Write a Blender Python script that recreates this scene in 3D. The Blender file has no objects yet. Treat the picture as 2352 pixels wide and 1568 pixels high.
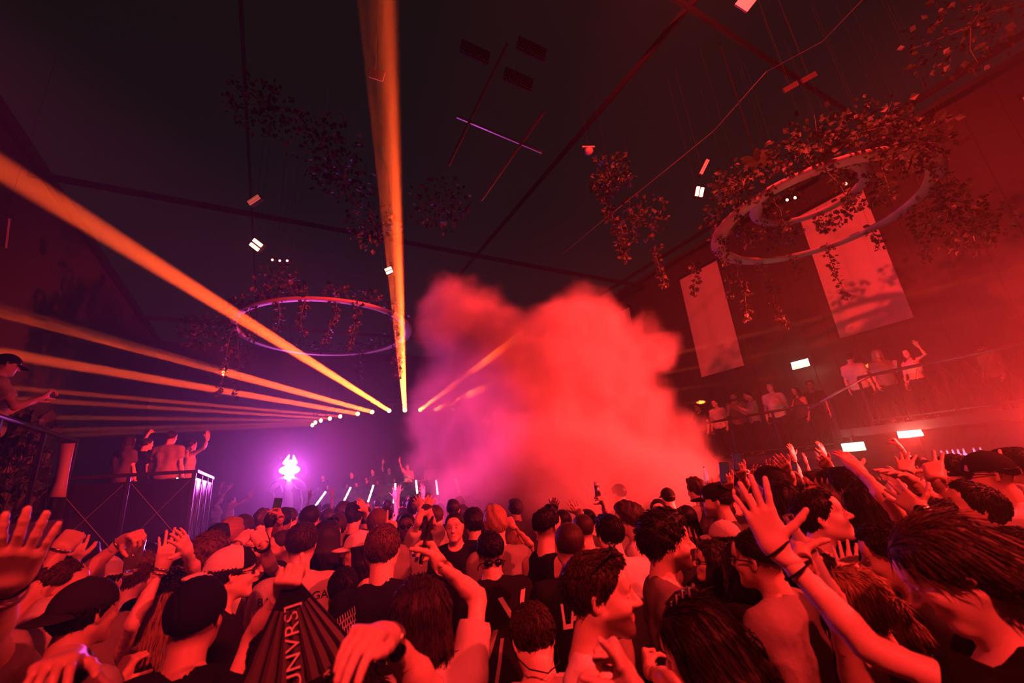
import bpy, bmesh, math, random
import numpy as np
from mathutils import Vector, Matrix
sc = bpy.context.scene

# ------------------------------------------------------------------ camera: 15 mm lens held above the heads, tilted up and rolled a little
FPX = 980.; _p = math.radians(17.7); _r = math.radians(5.2)
CAM = Vector((0, 0, 2.05)); FWD = Vector((0, math.cos(_p), math.sin(_p)))
_R0 = Vector((1, 0, 0)); _U0 = Vector((0, -math.sin(_p), math.cos(_p)))
RGT = _R0*math.cos(_r)-_U0*math.sin(_r); UPV = _U0*math.cos(_r)+_R0*math.sin(_r)
cam = bpy.data.cameras.new('camera'); cam_o = bpy.data.objects.new('camera', cam); sc.collection.objects.link(cam_o)
cam.sensor_width = 36; cam.lens = FPX/2352*36; cam.clip_start = .05; cam.clip_end = 200
cam.dof.use_dof = True; cam.dof.focus_distance = 4.0; cam.dof.aperture_fstop = 2.2
cam_o.matrix_world = Matrix(((RGT.x, UPV.x, -FWD.x, CAM.x), (RGT.y, UPV.y, -FWD.y, CAM.y), (RGT.z, UPV.z, -FWD.z, CAM.z), (0, 0, 0, 1)))
sc.camera = cam_o
vs_ = sc.view_settings; vs_.view_transform = 'Standard'; vs_.look = 'None'; vs_.gamma = 1; vs_.use_curve_mapping = False; vs_.exposure = 0
world = bpy.data.worlds.new('night'); sc.world = world; world.use_nodes = True
world.node_tree.nodes['Background'].inputs[0].default_value = (.0050, .0044, .0047, 1)
sc.cycles.max_bounces = 4; sc.cycles.diffuse_bounces = 2; sc.cycles.volume_bounces = 0; sc.cycles.transparent_max_bounces = 6
sc.cycles.use_denoising = True; sc.cycles.adaptive_threshold = .03; sc.cycles.volume_step_rate = 2; sc.cycles.sample_clamp_indirect = 3

# ------------------------------------------------------------------ lights of the club and added smoke lamps (their housings are built further down)
RED = (1, .030, .026)
def _aim(o, d): o.rotation_euler = Vector(d).to_track_quat('-Z', 'Y').to_euler()
def _room(u, n, z): return Vector((-.5*u+math.sqrt(.75)*n, math.sqrt(.75)*u+.5*n, z))
def _px(x, y, t): return CAM+(FWD+RGT*((x-1176)/FPX)-UPV*((y-784)/FPX))*t
def _pz(x, y, z): d = FWD+RGT*((x-1176)/FPX)-UPV*((y-784)/FPX); return CAM+d*((z-CAM.z)/d.z)
def spot(name, P, T, col, e, ang=60, rad=.12, blend=.6):
    l = bpy.data.lights.new(name, 'SPOT'); l.energy = e; l.color = col; l.spot_size = math.radians(ang); l.spot_blend = blend; l.shadow_soft_size = rad
    o = bpy.data.objects.new(name, l); sc.collection.objects.link(o); o.location = P; _aim(o, Vector(T)-Vector(P)); return o
def point(name, P, col, e, rad=.3):
    l = bpy.data.lights.new(name, 'POINT'); l.energy = e; l.color = col; l.shadow_soft_size = rad
    o = bpy.data.objects.new(name, l); sc.collection.objects.link(o); o.location = P; return o
WASH = [  # red wash lamps and added smoke lamps: place, aim, power, cone
    (_room(-3.4, -.8, 6.2), _room(1.6, 1.2, 1.2), 2600, 66),
    (_room(-2.6, 6.4, 6.2), _room(2.6, 4.6, 1.2), 6000, 74),
    (_px(2440, 965, 6.0), _room(2.5, 1.5, 1.2), 900, 100),
    (_room(-1.4, 11.1, 3.6), _px(1340, 1000, 8.8), 38000, 54),  # added to light the smoke from the bar side
    (_room(.2, 2.4, 9.0), _room(8.0, 14.5, 6.6), 8000, 74),
    (_room(-3.0, .6, 7.2), _px(1150, 900, 9.4), 12500, 32),  # added fill lamp for the front of the smoke
]
for P, T, e, a in WASH: spot('red_wash_light', P, T, RED, e, a)
STRIP = _px(2090, 995, 8.9)
spot('strip_light_glow', STRIP+Vector((-.25, -.25, -.06)), _room(1, 3, 1.7), (1, .05, .04), 620, 150, .1)
STATUE = _px(665, 1084, 17.0)
spot('sculpture_light', STATUE+(CAM-STATUE).normalized()*1.0, _room(0, 3.5, 2.2), (.80, .085, .80), 2600, 80, .35, .7)
MAG = _room(.6, -2.9, 4.4); spot('added_magenta_light', MAG, _px(1040, 1060, 9.6), (1, .055, .34), 15000, 29, .1, 1.)  # added lamp that tints the smoke's left side pink
spot('booth_spot', _room(13.0, 5.5, 7.2), _px(945, 1095, 18.6), (1, .80, .62), 1100, 9, .05, .5)
BEAMS = [  # searchlight beams of the arched rig: lamp pixel, a far pixel of the beam and its depth, power
    ((718, 976), (120, 1001), 11., .25), ((725, 970), (110, 989), 10.5, .35), ((737.5, 965.5), (90, 958), 10., .5), ((758, 961), (75, 918), 9., .7),
    ((782, 956), (0, 888), 8.6, .9), ((822, 950), (0, 810), 6.3, 1.2), ((855, 946), (0, 714), 4.9, 1.35), ((894, 943), (0, 385), 3.1, 1.6), ((930, 942), (868, 0), 2.2, 1.7),
    ((965, 941), (1030, 893), 14., 1.6), ((1001, 940), (1030, 927), 15., 1.2), ((1040, 940), (2352, 612), 8., .8), ((1075, 943), (2352, 700), 9., .55), ((1110, 949), (2352, 795), 10., .35), ((1138, 956), (2352, 872), 11., .25)]
LASER = []
for a, b, t, e in BEAMS:
    A = _pz(*a, 5.5); d = (_px(*b, t)-A).normalized(); LASER.append((A, d))
    l = bpy.data.lights.new('beam_light', 'AREA'); l.shape = 'DISK'; l.size = .17 if e > .95 else .11; l.spread = math.radians(.2); l.color = (1, .078, .010); l.energy = 60*e*(1 if e > .95 else .55)
    o = bpy.data.objects.new('beam_light', l); sc.collection.objects.link(o); o.location = A+d*.06; _aim(o, d)

# ------------------------------------------------------------------ helpers
C_np, F_np, R_np, U_np = (np.array(v) for v in (CAM, FWD, RGT, UPV))
def ray_np(x, y): return F_np+(x-1176)/FPX*R_np-(y-784)/FPX*U_np
def at_np(x, y, t): return C_np+t*ray_np(x, y)
def onz(x, y, z): d = ray_np(x, y); return C_np+d*(z-C_np[2])/d[2]
DU = np.array([-.5, math.sqrt(.75), 0]); DN = np.array([math.sqrt(.75), .5, 0])     # the room's long axis (to the stage) and its cross axis
def RM(u, n, z=0.): return DU*u+DN*n+np.array([0, 0, z])
def onn(x, y, n): d = ray_np(x, y); return C_np+d*((n-C_np@DN)/(d@DN))
def un(P): return float(P@DU), float(P@DN), float(P[2])
COL = sc.collection
def link(o, parent=None):
    COL.objects.link(o)
    if parent is not None: o.parent = parent
    return o
def tag(o, label=None, cat=None, group=None, kind=None):
    for k, v in (('label', label), ('category', cat), ('group', group), ('kind', kind)):
        if v: o[k] = v
    return o
M_ = {}
def mat(name, col, rough=.6, metal=0., emit=None, es=0., bump=0., bscale=40., var=0.):
    m = bpy.data.materials.new(name); m.use_nodes = True; nt = m.node_tree; b = nt.nodes['Principled BSDF']
    b.inputs['Base Color'].default_value = (*col, 1); b.inputs['Roughness'].default_value = rough; b.inputs['Metallic'].default_value = metal
    if emit: b.inputs['Emission Color'].default_value = (*emit, 1); b.inputs['Emission Strength'].default_value = es
    if bump or var:
        tc = nt.nodes.new('ShaderNodeTexCoord'); nz = nt.nodes.new('ShaderNodeTexNoise')
        nz.inputs['Scale'].default_value = bscale; nz.inputs['Detail'].default_value = 4
        nt.links.new(tc.outputs['Object'], nz.inputs['Vector'])
        if bump:
            bp = nt.nodes.new('ShaderNodeBump'); bp.inputs['Strength'].default_value = bump; bp.inputs['Distance'].default_value = .01
            nt.links.new(nz.outputs[0], bp.inputs['Height']); nt.links.new(bp.outputs[0], b.inputs['Normal'])
        if var:
            mx = nt.nodes.new('ShaderNodeMix'); mx.data_type = 'RGBA'
            mx.inputs['A'].default_value = (*[c*(1-var) for c in col], 1); mx.inputs['B'].default_value = (*[min(1, c*(1+var)) for c in col], 1)
            nt.links.new(nz.outputs[0], mx.inputs['Factor']); nt.links.new(mx.outputs['Result'], b.inputs['Base Color'])
    if emit: m.cycles.emission_sampling = 'NONE'
    M_[name] = m; return m
_cl = {}
def cloth(col):
    k = tuple(round(c, 3) for c in col)
    if k not in _cl:
        _cl[k] = mat('fabric', k, .85, bump=.35, bscale=26, var=.12); _cl[k].node_tree.nodes['Principled BSDF'].inputs['Specular IOR Level'].default_value = .08
    return _cl[k]
HAIR = {'dark': (.010, .008, .007), 'brown': (.035, .022, .016), 'auburn': (.10, .055, .035), 'blond': (.32, .20, .11), 'grey': (.2, .19, .18), 'black': (.008, .007, .007)}
_hm = {}
def hairmat(k):
    if k in _hm: return _hm[k]
    col = HAIR[k]; m = mat('hair', col, .50); nt = m.node_tree; b = nt.nodes['Principled BSDF']; b.inputs['Specular IOR Level'].default_value = .22
    tc = nt.nodes.new('ShaderNodeTexCoord'); mp = nt.nodes.new('ShaderNodeMapping'); mp.inputs['Scale'].default_value = (240, 90, 22)
    nz = nt.nodes.new('ShaderNodeTexNoise'); nz.inputs['Scale'].default_value = 1; nz.inputs['Detail'].default_value = 3; nz.inputs['Distortion'].default_value = .4
    nt.links.new(tc.outputs['Object'], mp.inputs[0]); nt.links.new(mp.outputs[0], nz.inputs['Vector'])
    rp = nt.nodes.new('ShaderNodeMix'); rp.data_type = 'RGBA'
    rp.inputs['A'].default_value = (*[c*.35 for c in col], 1); rp.inputs['B'].default_value = (*[c*1.8 for c in col], 1)
    nt.links.new(nz.outputs[0], rp.inputs['Factor']); nt.links.new(rp.outputs['Result'], b.inputs['Base Color'])
    bp = nt.nodes.new('ShaderNodeBump'); bp.inputs['Strength'].default_value = .8; bp.inputs['Distance'].default_value = .004
    nt.links.new(nz.outputs[0], bp.inputs['Height']); nt.links.new(bp.outputs[0], b.inputs['Normal'])
    _hm[k] = m; return m
m = mat('skin', (.6, .4, .3), .48, bump=.06, bscale=150); nt = m.node_tree
vc = nt.nodes.new('ShaderNodeVertexColor'); vc.layer_name = 'Col'; nt.links.new(vc.outputs[0], nt.nodes['Principled BSDF'].inputs['Base Color'])
mat('gloss_black', (.01, .01, .01), .15); mat('metal', (.7, .62, .5), .25, 1.)
# ------------------------------------------------------------------ people: implicit surfaces turned into meshes
f32 = np.float32
class Field:
    """signed distance grid, filled primitive by primitive, polygonised with surface nets"""
    def __init__(s, lo, hi, v):
        s.v = v; s.lo = np.array(lo, float) - 3*v
        n = np.ceil((np.array(hi, float) - s.lo)/v).astype(int) + 4
        s.d = np.full(tuple(n), .6, f32)
        s.ax = [(s.lo[i] + v*np.arange(n[i])).astype(f32) for i in range(3)]
    def sub(s, lo, hi):
        sl = []
        for i in range(3):
            a = max(0, int((lo[i]-s.lo[i])/s.v)-1); b = min(s.d.shape[i], int((hi[i]-s.lo[i])/s.v)+3)
            if b <= a: return None
            sl.append(slice(a, b))
        X = s.ax[0][sl[0]][:, None, None]; Y = s.ax[1][sl[1]][None, :, None]; Z = s.ax[2][sl[2]][None, None, :]
        return tuple(sl), X, Y, Z
    def put(s, sl, q, k, op):
        d = s.d[sl]
        if op == 's':
            q = -q; h = np.maximum(k-np.abs(d-q), 0)/k; s.d[sl] = np.maximum(d, q)+h*h*k*.25
        else:
            h = np.maximum(k-np.abs(d-q), 0)/k; s.d[sl] = np.minimum(d, q)-h*h*k*.25
    def rc(s, a, b, ra, rb, k=.02, op='u', cut=None):
        a = np.array(a, float); b = np.array(b, float); m = max(ra, rb)+k+s.v*2
        g = s.sub(np.minimum(a, b)-m, np.maximum(a, b)+m)
        if g is None: return
        sl, X, Y, Z = g; e = b-a; L2 = float(e@e)+1e-9
        px, py, pz = X-f32(a[0]), Y-f32(a[1]), Z-f32(a[2])
        t = np.clip((px*f32(e[0])+py*f32(e[1])+pz*f32(e[2]))/f32(L2), 0, 1)
        q = np.sqrt((px-t*f32(e[0]))**2+(py-t*f32(e[1]))**2+(pz-t*f32(e[2]))**2)-(f32(ra)+t*f32(rb-ra))
        if cut is not None:                                   # flat end: keep the side before the plane
            c, nrm = cut
            q = np.maximum(q, (X-f32(c[0]))*f32(nrm[0])+(Y-f32(c[1]))*f32(nrm[1])+(Z-f32(c[2]))*f32(nrm[2]))
        s.put(sl, q, k, op)
    def el(s, c, r, M=None, k=.02, op='u'):
        c = np.array(c, float); r = np.array(r, float); m = r.max()+k+s.v*2
        g = s.sub(c-m, c+m)
        if g is None: return
        sl, X, Y, Z = g
        px, py, pz = X-f32(c[0]), Y-f32(c[1]), Z-f32(c[2])
        if M is not None:
            M = np.array(M, f32)
            px, py, pz = (px*M[0, j]+py*M[1, j]+pz*M[2, j] for j in range(3))
        k0 = np.sqrt((px/f32(r[0]))**2+(py/f32(r[1]))**2+(pz/f32(r[2]))**2)
        k1 = np.sqrt((px/f32(r[0]**2))**2+(py/f32(r[1]**2))**2+(pz/f32(r[2]**2))**2)+f32(1e-6)
        s.put(sl, k0*(k0-1)/k1, k, op)
    def plane(s, c, nrm, k=.01):                             # cut away the side the normal points to
        X = s.ax[0][:, None, None]; Y = s.ax[1][None, :, None]; Z = s.ax[2][None, None, :]
        q = (X-f32(c[0]))*f32(nrm[0])+(Y-f32(c[1]))*f32(nrm[1])+(Z-f32(c[2]))*f32(nrm[2])
        d = s.d; h = np.maximum(k-np.abs(d-q), 0)/k; s.d = np.maximum(d, q)+h*h*k*.25
    def ripple(s, amp, ks, seed):
        rg = np.random.default_rng(seed)
        X = s.ax[0][:, None, None]; Y = s.ax[1][None, :, None]; Z = s.ax[2][None, None, :]
        w = np.zeros_like(s.d)
        for kx, ky, kz in ks:
            ph = rg.uniform(0, 6.3, 2); j = rg.uniform(.8, 1.2, 3); sg = rg.choice([-1, 1], 3)
            w += np.sin(X*f32(kx*j[0]*sg[0])+Y*f32(ky*j[1]*sg[1])+Z*f32(kz*j[2])+f32(ph[0])+f32(1.5)*np.sin(Z*f32(7)+X*f32(9)+f32(ph[1])))
        s.d += w*f32(amp/len(ks))
    def mesh(s):
        return nets(s.d, s.lo, s.v)

CORN = np.array([(i, j, k) for i in (0, 1) for j in (0, 1) for k in (0, 1)])
EDGE = [(a, b) for a in range(8) for b in range(a+1, 8) if np.abs(CORN[a]-CORN[b]).sum() == 1]
def nets(d, lo, v):
    ins = d < 0
    c = np.zeros(tuple(np.array(d.shape)-1), np.int8)
    nx, ny, nz = c.shape
    for i, j, k in CORN: c += ins[i:i+nx, j:j+ny, k:k+nz]
    act = (c > 0) & (c < 8)
    idx = np.argwhere(act)
    if len(idx) == 0: return np.zeros((0, 3)), np.zeros((0, 4), int)
    ids = np.full(c.shape, -1, np.int64); ids[act] = np.arange(len(idx))
    val = np.stack([d[idx[:, 0]+i, idx[:, 1]+j, idx[:, 2]+k] for i, j, k in CORN], 1)
    acc = np.zeros((len(idx), 3)); cnt = np.zeros(len(idx))
    for a, b in EDGE:
        va, vb = val[:, a], val[:, b]; x = (va < 0) != (vb < 0)
        t = np.where(x, va/np.where(x, va-vb, 1), 0)[:, None]
        acc += np.where(x[:, None], CORN[a]+t*(CORN[b]-CORN[a]), 0); cnt += x
    V = (idx+acc/cnt[:, None])*v+lo
    Q = []
    for ax in range(3):
        n = list(d.shape); n[ax] -= 1
        A = [slice(None)]*3; B = [slice(None)]*3; A[ax] = slice(0, -1); B[ax] = slice(1, None)
        sa, sb = ins[tuple(A)], ins[tuple(B)]
        u, w = (ax+1) % 3, (ax+2) % 3
        e = np.argwhere(sa != sb)
        e = e[(e[:, u] > 0) & (e[:, w] > 0) & (e[:, u] < c.shape[u]) & (e[:, w] < c.shape[w])]
        if len(e) == 0: continue
        def cell(du, dw):
            q = e.copy(); q[:, u] -= du; q[:, w] -= dw; return ids[q[:, 0], q[:, 1], q[:, 2]]
        q = np.stack([cell(1, 1), cell(0, 1), cell(0, 0), cell(1, 0)], 1)
        fl = ~sa[e[:, 0], e[:, 1], e[:, 2]]
        q[fl] = q[fl][:, ::-1]; Q.append(q)
    return V, np.concatenate(Q)

def join(parts):
    V, Q, n = [], [], 0
    for v, q in parts: V.append(v); Q.append(q+n); n += len(v)
    return np.concatenate(V), np.concatenate(Q)

def np_mesh(name, V, Q, material, smooth=True, col=None):
    me = bpy.data.meshes.new(name)
    me.vertices.add(len(V)); me.vertices.foreach_set('co', np.asarray(V, f32).ravel())
    tr = Q[:, 2] == Q[:, 3]; q4, q3 = Q[~tr], Q[tr][:, :3]                # quads with a doubled last corner are triangles
    flat = np.concatenate([q4.ravel(), q3.ravel()]).astype(np.int32)
    st = np.concatenate([np.arange(len(q4))*4, len(q4)*4+np.arange(len(q3))*3]).astype(np.int32)
    me.loops.add(len(flat)); me.loops.foreach_set('vertex_index', flat)
    me.polygons.add(len(Q)); me.polygons.foreach_set('loop_start', st)
    me.polygons.foreach_set('use_smooth', np.full(len(Q), smooth))
    me.update(calc_edges=True)
    if material: me.materials.append(material)
    if col is not None:
        a = me.color_attributes.new('Col', 'FLOAT_COLOR', 'POINT')
        a.data.foreach_set('color', np.concatenate([col, np.ones((len(col), 1))], 1).astype(f32).ravel())
    return me

def unit(v): v = np.array(v, float); return v/(np.linalg.norm(v)+1e-9)
def rotz(a): c, s = math.cos(a), math.sin(a); return np.array([[c, -s, 0], [s, c, 0], [0, 0, 1]])
def rotx(a): c, s = math.cos(a), math.sin(a); return np.array([[1, 0, 0], [0, c, -s], [0, s, c]])
def roty(a): c, s = math.cos(a), math.sin(a); return np.array([[c, 0, s], [0, 1, 0], [-s, 0, c]])

# ---- head, in its own frame: +Y is the way it faces, +Z up, origin at the centre (0.23 m from chin to crown)
def head_mesh(v, fem=False, beard=0., ears=True, neck=(0, -.04, -.17), browc=.12, eyes=True, scalp=0.):
    F = Field((-.115, -.135, -.16), (.115, .15, .135), v); k = .02
    F.el((0, -.018, .030), (.074, .094, .084), k=k)
    F.el((0, .028, -.030), (.060 if fem else .063, .062, .086), k=.03)
    for sx in (-1, 1):
        F.rc((sx*.048, -.008, -.048), (sx*.012, .064, -.094), .026, .017 if fem else .021, k=.02)
        F.el((sx*.038, .058, -.028), (.022, .026, .022), k=.02)                          # cheek bone
    F.rc((-.010, .068, -.097), (.010, .068, -.097), .018, .018, k=.02)                  # chin
    F.rc((-.034, .077, .022), (.034, .077, .022), .013, .013, k=.02)                    # brow
    F.el((0, .070, .050), (.052, .022, .032), k=.03)                                    # forehead
    for sx in (-1, 1): F.el((sx*.032, .098, .003), (.019, .018, .013), k=.012, op='s')   # eye sockets
    for sx in (-1, 1): F.el((sx*.031, .073, .002), (.0155, .0145, .0125), k=.004)        # lids
    F.rc((0, .090, .010), (0, .113, -.026), .0075, .0115, k=.012)                       # nose
    for sx in (-1, 1): F.el((sx*.011, .101, -.029), (.009, .011, .008), k=.008)
    F.el((0, .080, -.0595), (.024, .0145, .0062), k=.008)                               # lips
    F.el((0, .079, -.0695), (.020, .0145, .0065), k=.008)
    F.rc((-.022, .0985, -.0645), (.022, .0985, -.0645), .0024, .0024, k=.004, op='s')
    if ears:
        for sx in (-1, 1):
            M = rotz(sx*.45)
            F.el((sx*.077, -.012, -.004), (.0085, .021, .032), M=M, k=.008)
            F.el((sx*.086, -.008, -.002), (.0060, .012, .020), M=M, k=.005, op='s')
    F.rc((0, -.028, -.05), neck, .056 if not fem else .048, .062 if not fem else .052, k=.03)
    V, Q = F.mesh()
    x, y, z = V.T; ax = np.abs(x)
    tint = np.ones((len(V), 3))
    def mul(m, c):
        m = np.clip(m, 0, 1)[:, None]; tint[:] = tint*(1-m)+tint*np.array(c)*m
    front = y > .05
    g = lambda a, s: np.exp(-(a/s)**2)
    mul(front*1.*(g(ax-.030, .019)**2)*g(z-.024-.006*np.clip(1-(ax-.03)/.02*np.sign(ax-.03), -1, 1), .0045)*1.3*(ax > .008), (browc, browc, browc))
    mul(front*g(z+.065, .010)*(ax < .026)*g(ax, .022)*1.2, (.75, .42, .40))
    if eyes:
        mul(front*g(ax-.031, .013)*g(z-.003, .0045)*1.3*(y > .075), (.20, .18, .18))
    if scalp:
        mul(np.clip((z+.075-.25*np.clip(y, -1, 0)*0)/.04, 0, 1)*np.clip((.020-y)/.03, 0, 1)*(1-np.clip((ax-.079)/.004, 0, 1))*scalp, (.22, .19, .18))
    if beard > 0:
        b = (z < -.03)*np.clip((-.035-z)/.02, 0, 1)*(y > -.02)*(1-g(z+.066, .007)*(ax < .02))*np.clip((y+.02)/.03, 0, 1)
        b = b*np.clip((ax*1.0+np.clip(-.05-z, 0, 1)*1.4)/.045, 0, 1)
        mo = front*g(z+.050, .006)*(ax < .032)
        mul(np.maximum(b*(z > -.125), mo)*min(1., beard*1.2), (.10, .08, .075))
    if eyes and v < .0130:
        n, m = 12, 8; E = []
        for i in range(m+1):
            a = math.pi*i/m
            for j in range(n): b = 2*math.pi*j/n; E.append((math.sin(a)*math.cos(b), math.cos(a), math.sin(a)*math.sin(b)))
        E = np.array(E); EQ = np.array([(i*n+j, i*n+(j+1) % n, (i+1)*n+(j+1) % n, (i+1)*n+j) for i in range(m) for j in range(n)])
        ec = np.where((E[:, 1] > .80)[:, None], (.06, .04, .03), (1.15, 1.5, 1.7))
        for sx in (-1, 1):
            Q = np.concatenate([Q, EQ+len(V)]); V = np.concatenate([V, E*np.array([.0125, .0115, .0068])+np.array([sx*.031, .0785, .0015])]); tint = np.concatenate([tint, ec])
    return V, Q, tint

# ---- hand: wrist at the origin, fingers along +Y, palm looks to -Z, thumb on +X
POSE = {  # per finger (index..little): three joint bends in degrees; spread; thumb (out, up, bend)
    'open':  ([(8, 12, 8)]*4, 9, (52, 0, 12)),
    'wide':  ([(2, 8, 6), (0, 6, 6), (2, 8, 6), (6, 12, 8)], 14, (68, 0, 10)),
    'relax': ([(22, 30, 18), (28, 36, 20), (34, 40, 22), (40, 44, 24)], 6, (42, 18, 18)),
    'claw':  ([(5, 45, 30), (8, 45, 30), (8, 48, 30), (10, 48, 30)], 12, (60, 12, 35)),
    'fist':  ([(82, 98, 60)]*4, 1, (20, 45, 50)),
    'point': ([(4, 6, 4), (80, 98, 60), (84, 98, 60), (84, 98, 60)], 2, (22, 48, 55)),
    'grip':  ([(50, 60, 35), (54, 60, 35), (58, 60, 35), (62, 60, 35)], 3, (45, 50, 25)),
    'peace': ([(4, 6, 4), (4, 6, 4), (82, 98, 60), (84, 98, 60)], 12, (20, 50, 55)),
    'flat':  ([(6, 8, 5)]*4, 2, (30, 0, 8)),
    'droop': ([(38, 26, 14), (40, 28, 14), (42, 30, 14), (44, 32, 16)], 3, (22, 10, 15)),
}
_hand = {}
def hand_mesh(v, pose, sc=1.):
    key = (round(v, 4), pose)
    if key in _hand: V, Q = _hand[key]; return V*sc, Q
    bends, spread, (tout, tup, tb) = POSE[pose]
    F = Field((-.085, -.045, -.105), (.115, .205, .06), v)
    kx = [.031, .0105, -.0105, -.030]; ky = [.090, .094, .090, .081]
    ln = [(.043, .026, .022), (.047, .030, .023), (.043, .028, .022), (.034, .021, .020)]
    rr = [.0098, .0100, .0096, .0086]
    F.rc((0, -.040, 0), (0, .006, 0), .0265, .026, k=.012)
    F.rc((.008, -.040, 0), (.012, .004, 0), .0225, .022, k=.012); F.rc((-.008, -.040, 0), (-.012, .004, 0), .0225, .022, k=.012)
    for i in range(4):
        F.rc((kx[i]*.62, .004, 0), (kx[i], ky[i], .002), .0165, .0125, k=.014)
    F.rc((.020, .018, -.010), (.030, .050, -.010), .017, .014, k=.014)       # thumb ball
    F.rc((-.024, .020, -.009), (-.026, .060, -.008), .014, .011, k=.014)
    for i in range(4):
        p = np.array([kx[i], ky[i], .002]); a = 0.; sp = math.radians(spread)*(1.5-i)/1.5
        for j in range(3):
            a += math.radians(bends[i][j])
            dr = np.array([math.sin(sp)*math.cos(a), math.cos(sp)*math.cos(a), -math.sin(a)])
            q = p+dr*ln[i][j]
            F.rc(p, q, rr[i]*(1-.07*j), rr[i]*(1-.07*(j+1)), k=.0035 if j else .006); p = q
    p = np.array([.026, .022, -.008]); o = math.radians(tout); u = math.radians(tup)
    for j, L in enumerate((.042, .033, .027)):
        dr = np.array([math.sin(o)*math.cos(u), math.cos(o)*math.cos(u), -math.sin(u)])
        q = p+dr*L; F.rc(p, q, (.0135, .0112, .0102)[j], (.0115, .0102, .0085)[j], k=.006); p = q
        o -= math.radians(tb)*.8; u += math.radians(tb)*.15
    V, Q = F.mesh(); _hand[key] = (V, Q)
    return V*sc, Q

# ---- hair, in the head frame
def hair_mesh(kind, v, seed=0, length=.34, sweep=(0, 0, 0), cut=False):
    F = Field((-.20, -.24, -.20-(length if kind in ('long', 'ponytail', 'braids') else .03)), (.20, .16, .24), v)
    rg = np.random.default_rng(seed)
    th = {'buzz': .004, 'fade': .010, 'short': .011, 'crop': .008, 'curly': .030, 'afro': .055, 'bob': .022, 'long': .018, 'ponytail': .010, 'bun': .010, 'messy': .018, 'braids': .012, 'quiff': .012}[kind]
    F.el((0, -.020, .032), (.076+th, .097+th, .085+th), k=.01)
    if kind in ('quiff', 'messy', 'short'): F.el((0, .040, .102), (.054, .042, .022), k=.03)
    if kind in ('curly', 'messy'): F.el((0, .02, .10), (.075, .075, .05), k=.03)
    low, back = {'buzz': (-.02, -.045), 'fade': (.020, -.005), 'crop': (-.01, -.05), 'quiff': (.005, -.03)}.get(kind, (-.01, -.075))
    # hairline: one plane from the forehead to the ear, another from the ear to the nape
    fy, fz = .078, .072
    n1 = unit((0, -(fz-low), fy-.012)); F.plane((0, fy, fz), -n1, k=.012)
    if kind in ('bob', 'long', 'braids', 'afro'):
        pass
    elif back < low:
        n2 = unit((0, (low-back), .095)); F.plane((0, .0, low), -np.array([0, -abs(n2[1]), n2[2]]), k=.012)
    else:
        F.plane((0, 0, low), (0, 0, -1), k=.012)
    if kind == 'bob':
        for a in np.linspace(-125, 125, 17):
            t = math.radians(a); x, y = math.sin(t), -math.cos(t)
            F.rc((x*.078, -.02+y*.092, .04), (x*.090, -.025+y*.098, -.085-.01*math.cos(t)), .020, .017, k=.02)
    if kind in ('long', 'braids'):
        n = 15 if kind == 'long' else 9
        amax = 118 if not any(sweep) else 82
        for i, a in enumerate(np.linspace(-amax, amax, n)):
            t = math.radians(a); x, y = math.sin(t), -math.cos(t)
            L = length*(.75+.3*rg.random()) if abs(a) < 75 else length*(.6+.2*rg.random())
            p = [(x*.080, -.02+y*.095, .02), (x*.092, -.03+y*.105, -.09), (x*.10, -.055+y*.09, -.10-L*.5), (x*.085+rg.uniform(-.01, .01), -.065+y*.075, -.10-L)]
            p = [np.array(q)+np.array(sweep)*w for q, w in zip(p, (0, .25, .7, 1.))]
            r = [.022, .024, .020, .009] if kind == 'long' else [.014, .013, .011, .008]
            for j in range(3): F.rc(p[j], p[j+1], r[j], r[j+1], k=.018 if kind == 'long' else .006)
    if kind == 'ponytail':
        p = [(0, -.105, .035), (0, -.15, .02), (.01, -.165, -.06), (.0, -.15, -.10-length*.4), (.01, -.13, -.10-length*.8)]
        r = [.022, .026, .034, .028, .010]
        for j in range(4): F.rc(p[j], p[j+1], r[j], r[j+1], k=.02)
    if kind == 'bun': F.el((0, -.115, .065), (.042, .040, .038), k=.015)
    if kind in ('curly', 'afro'):
        F.ripple(.012, [(95, 90, 88), (60, 70, 80), (120, 60, 100), (140, 130, 120)], seed)
    elif kind == 'messy': F.ripple(.010, [(90, 40, 50), (60, 90, 40), (110, 60, 70)], seed)
    elif kind in ('long', 'ponytail', 'bob', 'braids'): F.ripple(.0055, [(130, 60, 9), (190, 90, 14), (90, 120, 8)], seed)
    elif kind == 'buzz': pass
    else: F.ripple(.0055, [(160, 60, 50), (230, 80, 60), (120, 40, 90), (260, 110, 40)], seed)
    if cut: F.plane((0, 0, .032), (0, 0, 1), k=.004)
    V, Q = F.mesh()
    if v < .0100 and kind != 'buzz' and len(V) > 50: V, Q = tufts(V, Q, kind, rg, 1600 if v < .009 else 850)
    return V, Q
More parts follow.
